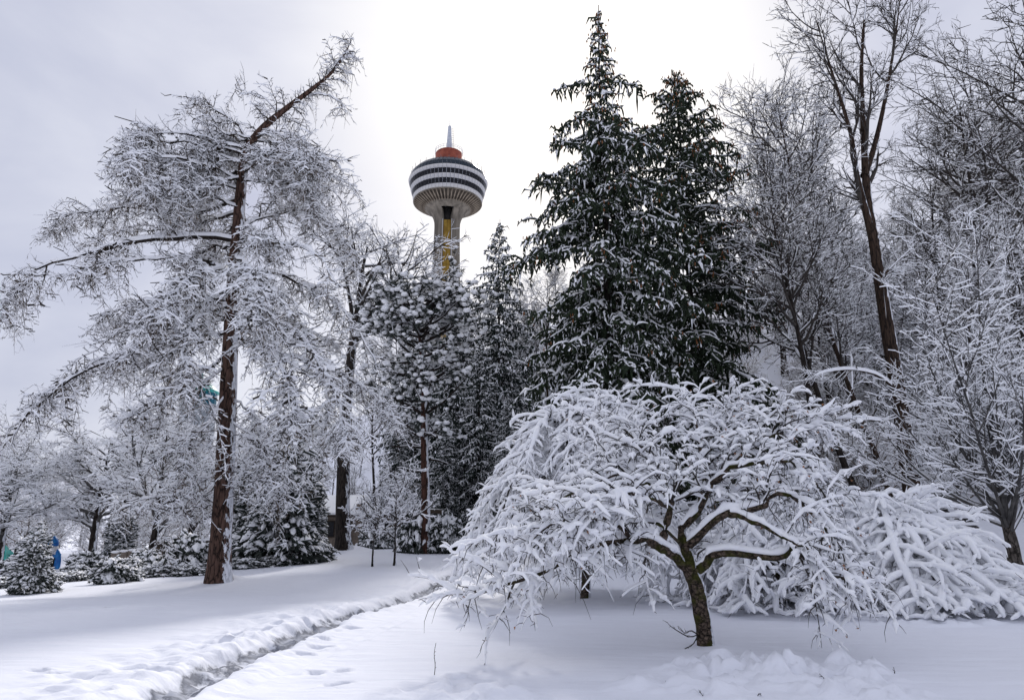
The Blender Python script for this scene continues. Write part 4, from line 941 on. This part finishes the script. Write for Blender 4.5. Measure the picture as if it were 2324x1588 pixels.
# ------------------------------------------------------------------ the observation tower
def tower():
    TY = 235.0; c = at(1016, 470, TY)
    root = empty('observation_tower', (c[0], TY, 25.0), 'round observation tower with concrete shaft, banded window pod and white mast', 'tower')
    z0 = 25.0
    face = math.atan2(-TY, -c[0])                              # one lift recess looks at the park
    NS = 60; st = 2*math.pi/NS
    A_, B_ = (12.8, 120.3), (15.0, 128.6)
    def prof(f): return (A_[0]+(B_[0]-A_[0])*f, A_[1]+(B_[1]-A_[1])*f)
    def sector(p0, p1, depth, gap):
        h = st/2-gap; v = []
        for (r, z) in (p0, p1):
            for dr in (0, -depth):
                for s in (-1, 1): v.append(((r+dr)*math.cos(s*h), (r+dr)*math.sin(s*h), z-z0))
        mb = MB(); mb.add(v, [(0, 1, 5, 4), (2, 6, 7, 3), (0, 4, 6, 2), (1, 3, 7, 5), (4, 5, 7, 6), (0, 2, 3, 1)])
        return mb
    def ring(name, mb, m, n=NS, smooth=False, off=0.):
        me = mb.mesh(name, m, smooth)
        for k in range(n):
            o = bpy.data.objects.new(name, me); COL.objects.link(o); o.parent = root; o.rotation_euler = (0, 0, face+off+k*2*math.pi/n)
    for f0, f1, nm, m, ins, g in ((.0, .19, 'cladding_panel', 'panel_white', 0, .003), (.20, .42, 'window', 'glass_dark', -.16, .008), (.43, .61, 'cladding_panel', 'panel_white', 0, .003), (.62, .83, 'window', 'glass_dark', -.16, .008), (.84, 1.0, 'cladding_panel', 'panel_white', 0, .003)):
        p0, p1 = prof(f0), prof(f1); ring(nm, sector((p0[0]+ins, p0[1]), (p1[0]+ins, p1[1]), .2, g), m)
    ring('roof_pane', sector((14.95, 128.75), (14.35, 130.5), .15, .006), 'glass_blue'); ring('roof_pane', sector((14.3, 130.6), (12.9, 132.3), .15, .006), 'glass_blue')
    ring('roof_pane', sector((12.8, 132.35), (10.6, 133.9), .15, .006), 'glass_blue')
    body = MB(); rev(body, [(8.0, 118.2-z0), (12.4, 120.5-z0), (14.6, 128.7-z0), (14.0, 130.4-z0), (12.5, 132.1-z0), (10.4, 133.6-z0), (5, 134.8-z0), (0.01, 134.9-z0)], 60); body.build('pod_core', 'metal_white', root, True)
    rim = MB(); rev(rim, [(12.3, 120.2-z0), (12.8, 120.0-z0), (13.0, 120.15-z0), (12.9, 120.4-z0), (12.3, 120.5-z0)], 60); rim.build('rim_beam', 'concrete', root, True)
    # soffit ribs
    mb = MB(); h = .20; v = []
    for (r, zt) in ((8.5, 117.95), (12.6, 120.25)):
        for y in (-h, h):
            for dz in (-.42, .15): v.append((r, y, zt+dz-z0))
    mb.add(v, [(0, 1, 3, 2), (4, 6, 7, 5), (0, 4, 5, 1), (2, 3, 7, 6), (0, 2, 6, 4), (1, 5, 7, 3)]); ring('soffit_rib', mb, 'rib_concrete', 54)
    sf = MB(); rev(sf, [(8.3, 118.0-z0), (12.7, 120.35-z0)], 60); sf.build('soffit', 'concrete_dark', root, True)
    # shaft: three columns flaring into the pod, recesses between
    zs = [25, 60, 100, 110, 112, 113.5, 114.8, 116.0]; rs = [6.9, 6.0, 4.95, 4.75, 4.85, 5.2, 5.8, 6.6]
    for k in range(3):
        n = 14; mid = face+math.pi/3+k*2*math.pi/3; half = math.radians(60-21)
        an = np.linspace(mid-half, mid+half, n); out = []; inn = []
        for z, r in zip(zs, rs):
            bul = r*(1-.02*((an-mid)/half)**4)
            out.append(np.stack([bul*np.cos(an), bul*np.sin(an), np.full(n, z-z0)], 1)); q = max(3.0, r-1.7)
            inn.append(np.stack([q*np.cos(an), q*np.sin(an), np.full(n, z-z0)], 1))
        V = np.concatenate([np.concatenate([o_, i_[::-1]]) for o_, i_ in zip(out, inn)]); m2 = 2*n
        bq = (np.arange(len(zs)-1)*m2)[:, None]; i = np.arange(m2)[None]; j = (i+1) % m2
        mb = MB(); mb.add(V, np.stack([bq+i, bq+j, bq+m2+j, bq+m2+i], -1)); mb.build('shaft_column', 'concrete', root)
    fl = MB(); rev(fl, [(6.62, 116.0-z0), (7.5, 116.9-z0), (8.7, 117.7-z0), (8.75, 118.1-z0), (8.3, 118.2-z0)], 72); fl.build('flared_collar', 'concrete', root, True)
    core = MB(); rev(core, [(4.2, 0), (3.0, 85.0), (3.0, 93-.5)], 24); core.build('lift_core', 'black_void', root, True)
    for k in range(3):
        a = face+k*2*math.pi/3
        for i in range(9):
            za, zb = 32+i*8.9, 32+(i+1)*8.9-.16; mb = MB(); w = 1.34
            ra = np.interp(za, zs, rs)-1.15; rb = np.interp(zb, zs, rs)-1.15
            for y0, y1 in ((-w, -.05), (.05, w)):
                mb.add([(ra-.2, y0, za-z0), (ra, y0, za-z0), (ra, y1, za-z0), (ra-.2, y1, za-z0), (rb-.2, y0, zb-z0), (rb, y0, zb-z0), (rb, y1, zb-z0), (rb-.2, y1, zb-z0)], [(0, 3, 2, 1), (4, 5, 6, 7), (0, 1, 5, 4), (1, 2, 6, 5), (2, 3, 7, 6), (3, 0, 4, 7)])
            o = mb.build('lift_panel', 'yellow_panel', root); o.rotation_euler = (0, 0, a)
        for s in (-1, 1):
            mb = MB(); n = 6
            for za, zb in ((30, 60), (60, 100), (100, 112)):
                ra, rb = np.interp(za, zs, rs)*.985, np.interp(zb, zs, rs)*.985; ya, yb = s*ra*math.sin(math.radians(20.4)), s*rb*math.sin(math.radians(20.4)); xa, xb = ra*math.cos(math.radians(20.4)), rb*math.cos(math.radians(20.4))
                mb.add([(xa-.3, ya-.1, za-z0), (xa, ya-.1, za-z0), (xa, ya+.1, za-z0), (xa-.3, ya+.1, za-z0), (xb-.3, yb-.1, zb-z0), (xb, yb-.1, zb-z0), (xb, yb+.1, zb-z0), (xb-.3, yb+.1, zb-z0)], [(0, 3, 2, 1), (4, 5, 6, 7), (0, 1, 5, 4), (1, 2, 6, 5), (2, 3, 7, 6), (3, 0, 4, 7)])
            o = mb.build('edge_strip', 'panel_white', root); o.rotation_euler = (0, 0, a)
    dr = MB(); rev(dr, [(5.2, 134.0-z0), (5.2, 140.8-z0), (4.8, 141.2-z0), (0.01, 141.3-z0)], 40); drum = dr.build('roof_drum', 'red_drum', root, True)
    rl = MB()
    for z in (141.6, 142.4): rev(rl, [(5.35, z-z0), (5.45, z+.08-z0), (5.35, z+.12-z0)], 40)
    for k in range(30):
        a = k*2*math.pi/30; rl.box((5.4*math.cos(a)-.05, 5.4*math.sin(a)-.05, 140.6-z0), (5.4*math.cos(a)+.05, 5.4*math.sin(a)+.05, 142.5-z0))
    rl.build('roof_railing', 'metal_white', drum)
    mst = MB(); rev(mst, [(1.15, 141-z0), (.95, 147-z0), (.65, 153.0-z0), (.4, 153.3-z0), (.10, 153.5-z0), (.08, 156.2-z0), (.01, 156.3-z0)], 12); mast = mst.build('mast', 'metal_white', root, True)
    an = MB()
    for i in range(12):
        z = 143.5+i*.8-z0; an.box((.5, -.05, z-.05), (1.9-.05*i, .05, z+.05)); an.box((1.8-.05*i, -.05, z-.35), (1.9-.05*i, .05, z+.35))
    o = an.build('aerial_rungs', 'metal_grey', mast); o.rotation_euler = (0, 0, .1)
    pk = MB(); pk.box((14.0, -.05, 130.3-z0), (14.1, .05, 132.6-z0)); ring('light_post', pk, 'metal_grey', 30)
tower()

# ------------------------------------------------------------------ teal glass tower far behind the larch
def teal_tower():
    Y = 180.0; c = at(456, 880, Y); g = float(terrain(c[0], Y)); z = lambda py: at(456, py, Y)[2]-g
    root = empty('teal_glass_building', (c[0], Y, g), 'distant round building with teal glass top behind the larch', 'building')
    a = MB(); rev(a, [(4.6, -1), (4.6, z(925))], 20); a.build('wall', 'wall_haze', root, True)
    a = MB(); rev(a, [(4.9, z(925)), (4.9, z(921)), (4.1, z(921))], 20); a.build('cornice', 'metal_grey', root)
    for k in range(20):
        t = k*2*math.pi/20; mb = MB(); h = math.pi/20-.02
        mb.add([(4.3*math.cos(s), 4.3*math.sin(s), zz) for zz in (z(920), z(893)) for s in (-h, h)]+[(4.0*math.cos(s), 4.0*math.sin(s), zz) for zz in (z(920), z(893)) for s in (-h, h)], [(0, 1, 3, 2), (4, 6, 7, 5), (0, 2, 6, 4), (1, 5, 7, 3), (2, 3, 7, 6), (0, 4, 5, 1)])
        o = mb.build('window', 'glass_teal', root); o.rotation_euler = (0, 0, t)
    a = MB(); rev(a, [(4.1, z(920)), (4.1, z(893)), (4.8, z(892)), (4.8, z(889)), (4.2, z(884)), (2.9, z(872)), (1.0, z(862)), (.3, z(855)), (.02, z(840))], 20); a.build('roof', 'copper_teal', root, True)
teal_tower()

# ------------------------------------------------------------------ small buildings, wall, screen, lamp, play figures on the left
def brick_wall():
    g0, g1 = base_at(266, 43), base_at(378, 43); L_ = g1[0]-g0[0]
    root = empty('brick_wall', (g0[0], 43, min(g0[2], g1[2])-.2), 'long low grey brown brick wall capped with snow', 'wall')
    nb = 6
    for k in range(nb):
        mb = MB(); mb.box((L_*k/nb+.02, 0, 0), (L_*(k+1)/nb-.02, .25, 1.15+.06*k)); mb.build('wall_panel', 'brick_tex', root)
        mb = MB(); blobs(mb, [((k+.5)*L_/nb, .12, 1.16+.06*k)], [(L_/nb*.58, .2, .09)], R_(k), 2, jit=.03); mb.build('snow_cap', 'snow', root, True)
def brick_tex():
    m, t, b = mat('brick_tex'); b.inputs['Roughness'].default_value = .9
    tcn = nd(t, 'ShaderNodeTexCoord'); mpn = nd(t, 'ShaderNodeMapping'); mpn.inputs['Rotation'].default_value = (math.pi/2, 0, 0)
    br = nd(t, 'ShaderNodeTexBrick'); br.inputs['Scale'].default_value = 4.5; br.inputs['Color1'].default_value = (.16, .125, .10, 1); br.inputs['Color2'].default_value = (.24, .195, .16, 1); br.inputs['Mortar'].default_value = (.07, .06, .05, 1)
    t.links.new(tcn.outputs['Object'], mpn.inputs[0]); t.links.new(mpn.outputs[0], br.inputs['Vector']); t.links.new(br.outputs[0], b.inputs['Base Color'])
    M['brick_tex'] = m
brick_tex(); brick_wall()
def lattice():
    p = base_at(452, 39); root = empty('lattice_screen', p, 'dark diagonal lattice screen in a timber frame beside the larch trunk', 'screen')
    w, h = 1.15, 1.35
    mb = MB(); mb.box((-w/2, 0, 0), (-w/2+.07, .07, h)); mb.box((w/2-.07, 0, 0), (w/2, .07, h)); mb.box((-w/2+.07, .002, h-.07), (w/2-.07, .068, h)); mb.build('frame', 'timber_dark', root)
    la = MB()
    for s in (-1, 1):
        for k in np.arange(-1.2, 1.3, .12):
            x0, x1 = k-h/2*.5, k+h/2*.5; a, c = (x0, x1) if s > 0 else (x1, x0)
            pts = [(np.clip(a, -w/2+.07, w/2-.07), .03+.012*s, .05), (np.clip(c, -w/2+.07, w/2-.07), .03+.012*s, h-.08)]
            tubes(la, np.array([pts]), np.full((1, 2), .014), 4)
    la.build('lattice', 'timber_dark', root, stuff=True)
    mb = MB(); blobs(mb, [(0, .04, h+.03)], [(w*.52, .09, .06)], R_(1), 2, jit=.03); mb.build('snow_cap', 'snow', root, True)
    q = base_at(415, 41); r2 = empty('timber_shed', q, 'low timber shed with snowy flat roof left of the lattice screen', 'shed')
    for k in range(7): mb = MB(); mb.box((-1.3, 0, .05+k*.19), (1.9, .05, .05+k*.19+.17)); mb.build('plank', 'timber_dark', r2)
    mb = MB(); mb.box((-1.25, .055, 0), (1.85, 1.6, 1.36)); mb.build('wall', 'timber_dark', r2)
    mb = MB(); mb.box((-1.5, -.15, 1.37), (2.1, 1.8, 1.47)); rf = mb.build('roof', 'timber_dark', r2)
    mb = MB(); blobs(mb, [(.3, .8, 1.5)], [(1.95, 1.1, .14)], R_(2), 2, jit=.02); mb.build('snow_cap', 'snow', rf, True)
lattice()
def lodge():
    p = base_at(800, 52); root = empty('park_lodge', p, 'low brick lodge with dark windows and snow-covered roof behind the old tree', 'house')
    w0, w1 = -2.6, 3.2
    mb = MB(); mb.box((w0, 0, -.2), (w1, 6, 2.3)); mb.build('wall', 'brick_grey', root)
    for x0, x1 in ((-2.3, -1.2), (-1.0, .0), (.9, 1.7), (1.9, 2.8)):
        mb = MB(); mb.box((x0, -.05, .7), (x1, -.003, 1.9)); f = mb.build('window', 'timber_dark', root)
        mb = MB(); mb.box((x0+.08, -.075, .78), (x1-.08, -.052, 1.82)); mb.build('pane', 'glass_dark', f)
    mb = MB(); mb.add([(w0-.6, -.9, 2.3), (w1+.6, -.9, 2.3), (w1+.6, 3, 3.7), (w0-.6, 3, 3.7), (w0-.6, 6.9, 2.3), (w1+.6, 6.9, 2.3), (w0-.6, -.9, 2.15), (w1+.6, -.9, 2.15), (w1+.6, 6.9, 2.15), (w0-.6, 6.9, 2.15)], [(0, 1, 2, 3), (3, 2, 5, 4), (6, 7, 1, 0), (6, 9, 8, 7), (4, 5, 8, 9)], [(0, 3, 6), (3, 9, 6), (3, 4, 9), (1, 7, 2), (2, 7, 8), (2, 8, 5)]); rf = mb.build('roof', 'timber_dark', root)
    mb = MB(); mb.add([(w0-.65, -.95, 2.31), (w1+.65, -.95, 2.31), (w1+.65, 3, 3.72), (w0-.65, 3, 3.72), (w0-.65, -.93, 2.46), (w1+.65, -.93, 2.46), (w1+.65, 3, 3.9), (w0-.65, 3, 3.9)], [(4, 5, 6, 7), (0, 1, 5, 4), (1, 2, 6, 5), (3, 0, 4, 7)]); mb.build('snow_cap', 'snow', rf)
    mb = MB(); mb.box((.35, -.35, -.2), (.75, .0-.01, 3.1)); mb.build('chimney', 'brick_grey', root)
    q = base_at(907, 48); r2 = empty('brick_pier', q, 'square pale brick pier under a dark flat beam behind the saplings', 'pier')
    mb = MB(); mb.box((-.38, 0, -.2), (.42, .8, 2.15)); mb.build('shaft', 'brick_tex', r2)
    mb = MB(); mb.box((-.6, -.15, 2.16), (3.0, 1.2, 2.42)); bm = mb.build('beam', 'timber_dark', r2)
    mb = MB(); blobs(mb, [(1.2, .5, 2.44)], [(1.85, .72, .10)], R_(3), 2, jit=.02); mb.build('snow_cap', 'snow', bm, True)
lodge()
def hedge():
    for i, (px, s) in enumerate(((838, .9), (868, 1.0), (893, .92), (925, 1.0))):
        shrub(B1, px, 1256, (.95*s, .55, .98), ('clipped dark hedge run behind the saplings topped with snow'), group='clipped hedge sections behind the saplings', Y=43+.1*i)
hedge()
def lamp():
    p = base_at(227, 48); root = empty('street_lamp', p, 'dark slim lamp post behind the low shrubs', 'lamp post')
    mb = MB(); rev(mb, [(.10, 0), (.10, .4), (.05, .5), (.04, 2.5), (.07, 2.55)], 8); mb.build('post', 'metal_grey', root, True)
    mb = MB(); rev(mb, [(.07, 2.55), (.14, 2.6), (.18, 2.95), (.02, 3.15)], 8); mb.build('lantern', 'black_void', root, True)
lamp()
def figures():
    p = base_at(135, 47); root = empty('blue_play_arch', p, sc=.72, label='blue and white painted arched play structure with pointed cap among shrubs', cat='play structure')
    for s in (-1, 1):
        P = spline([(s*.75, 0, 0), (s*.72, 0, .9), (s*.5, 0, 1.5), (s*.15, 0, 1.85)], 12)[None]
        mb = MB(); tubes(mb, P, np.linspace(.20, .16, 12)[None], 10); mb.build('arch_leg', 'blue_paint', root, True)
    mb = MB(); mb.box((-.5, .05, 0), (.5, .6, 1.35)); mb.build('booth', 'blue_paint', root)
    mb = MB(); mb.box((-.12, .0, 0), (.32, .045, 1.0)); mb.build('doorway', 'black_void', root)
    mb = MB(); rev(mb, [(.02, 1.25), (.42, 1.3), (.52, 1.6), (.46, 1.95), (.25, 2.2)], 14); mb.build('painted_face', 'white_paint', root, True)
    mb = MB(); rev(mb, [(.40, 2.0), (.44, 2.2), (.36, 2.55), (.12, 2.85), (.02, 2.95)], 14); mb.build('cap', 'blue_paint', root, True)
    p = base_at(88, 46); r2 = empty('orange_white_figure', p, 'small orange and white painted board figure on a post by shrubs', 'figure')
    mb = MB(); mb.box((-.05, 0, 0), (.05, .1, 1.0)); mb.build('post', 'timber_dark', r2)
    mb = MB(); blobs(mb, [(0, 0, 1.25)], [(.38, .14, .42)], R_(5), 2, jit=.04); mb.build('body', 'white_paint', r2, True)
    mb = MB(); blobs(mb, [(.02, -.08, 1.12)], [(.26, .13, .22)], R_(6), 2, jit=.05); mb.build('apron', 'orange_paint', r2, True)
    mb = MB(); blobs(mb, [(.1, 0, 1.82)], [(.16, .14, .20)], R_(7), 2, jit=.05); mb.build('head', 'orange_paint', r2, True)
    p = base_at(28, 50); r3 = empty('teal_tent', p, 'small teal peaked tent on the snow', 'tent')
    mb = MB(); mb.add([(-.7, -.7, .5), (.7, -.7, .5), (.7, .7, .5), (-.7, .7, .5), (0, 0, 1.5)], None, [(0, 1, 4), (1, 2, 4), (2, 3, 4), (3, 0, 4)]); mb.build('canopy', 'teal_paint', r3)
    for x, y in ((-.65, -.65), (.65, -.65), (.65, .65), (-.65, .65)): mb = MB(); mb.box((x-.03, y-.03, -.1), (x+.03, y+.03, .52)); mb.build('pole', 'metal_white', r3)
    p = base_at(75, 48); r4 = empty('ticket_booth', p, 'black boxy booth with snowy roof left of the orange figure', 'booth')
    mb = MB(); mb.box((-.75, 0, -.1), (.75, 1.2, 1.25)); mb.build('wall', 'black_void', r4)
    mb = MB(); blobs(mb, [(0, .6, 1.27)], [(.85, .7, .08)], R_(8), 2, jit=.02); mb.build('snow_cap', 'snow', r4, True)
figures()

# ------------------------------------------------------------------ stone ledges at the foot of the bluff, small stuff on the snow
def stones():
    rng = R_(111)
    for i, (px, py, w, h, lab) in enumerate(((2105, 1200, 1.1, .22, 'dark flat ledge stone in the lower row below the bluff'), (2150, 1203, 1.5, .24, 'long dark ledge stone in the lower row beside the fan-shaped tree'), (2195, 1202, 1.3, .24, 'dark ledge stone in the lower row next to the young tree trunk'), (2075, 1203, .7, .16, 'small dark stone at the end of the lower ledge'), (2185, 1184, 1.5, .20, 'dark stone in the upper ledge row, largely buried in snow'), (2128, 1172, 1.5, .40, 'tall dark block in the upper ledge row'), (2084, 1182, .8, .26, 'rounded dark rock at the end of the upper ledge'))):
        p = ground_at(px, py); root = empty('ledge_stone', p, lab, 'stone')
        mb = MB(); blobs(mb, [(0, .2, h*.4)], [(w*.55, .35, h*.75)], rng, 2, jit=.07); mb.build('rock', 'stone', root)
        mb = MB(); blobs(mb, [(0, .28, h*1.12)], [(w*.60, .42, .11)], rng, 2, jit=.05); mb.build('snow_cap', 'snow', root, True)
stones()
def litter():
    rng = R_(121)
    p = ground_at(985, 1533); o = empty('upright_stick', p, 'thin bare stick standing upright in open snow', 'stick')
    P = spline([(0, 0, -.05), (.01, 0, .1), (-.005, 0, .22), (.012, 0, .34)], 10)[None]; mb = MB(); tubes(mb, P, np.linspace(.005, .0025, 10)[None], 5)
    Q, Qr, _, _ = grow(rng, P, np.full((1, 10), .004), num=7, t0=.2, t1=1, L=.02, ang=50, m=2, rtip=.002); tubes(mb, Q, Qr, 3); mb.build('stem', 'twig', o)
    for i in range(15):
        px, py = rng.uniform(1180, 2250), rng.uniform(1528, 1585)
        p = ground_at(px, py); a = rng.random()*6.28; l = rng.uniform(.03, .09)
        P = spline([(0, 0, -.01), (math.cos(a)*l*.4, math.sin(a)*l*.4, .03), (math.cos(a)*l, math.sin(a)*l, .02+rng.random()*.06)], 6)[None]
        mb = MB(); tubes(mb, P, np.linspace(.005, .002, 6)[None], 4); Q, Qr, _, _ = grow(rng, P, np.full((1, 6), .004), num=4, t0=.2, t1=1, L=.03, ang=45, m=3, rtip=.002, noise=.2); tubes(mb, Q, Qr, 3)
        o = mb.build('fallen_twig', 'twig'); o.location = p; tag(o, 'tiny dark fallen twig lying on the foreground snow', 'twig', 'fallen twigs on the foreground snow')
litter()
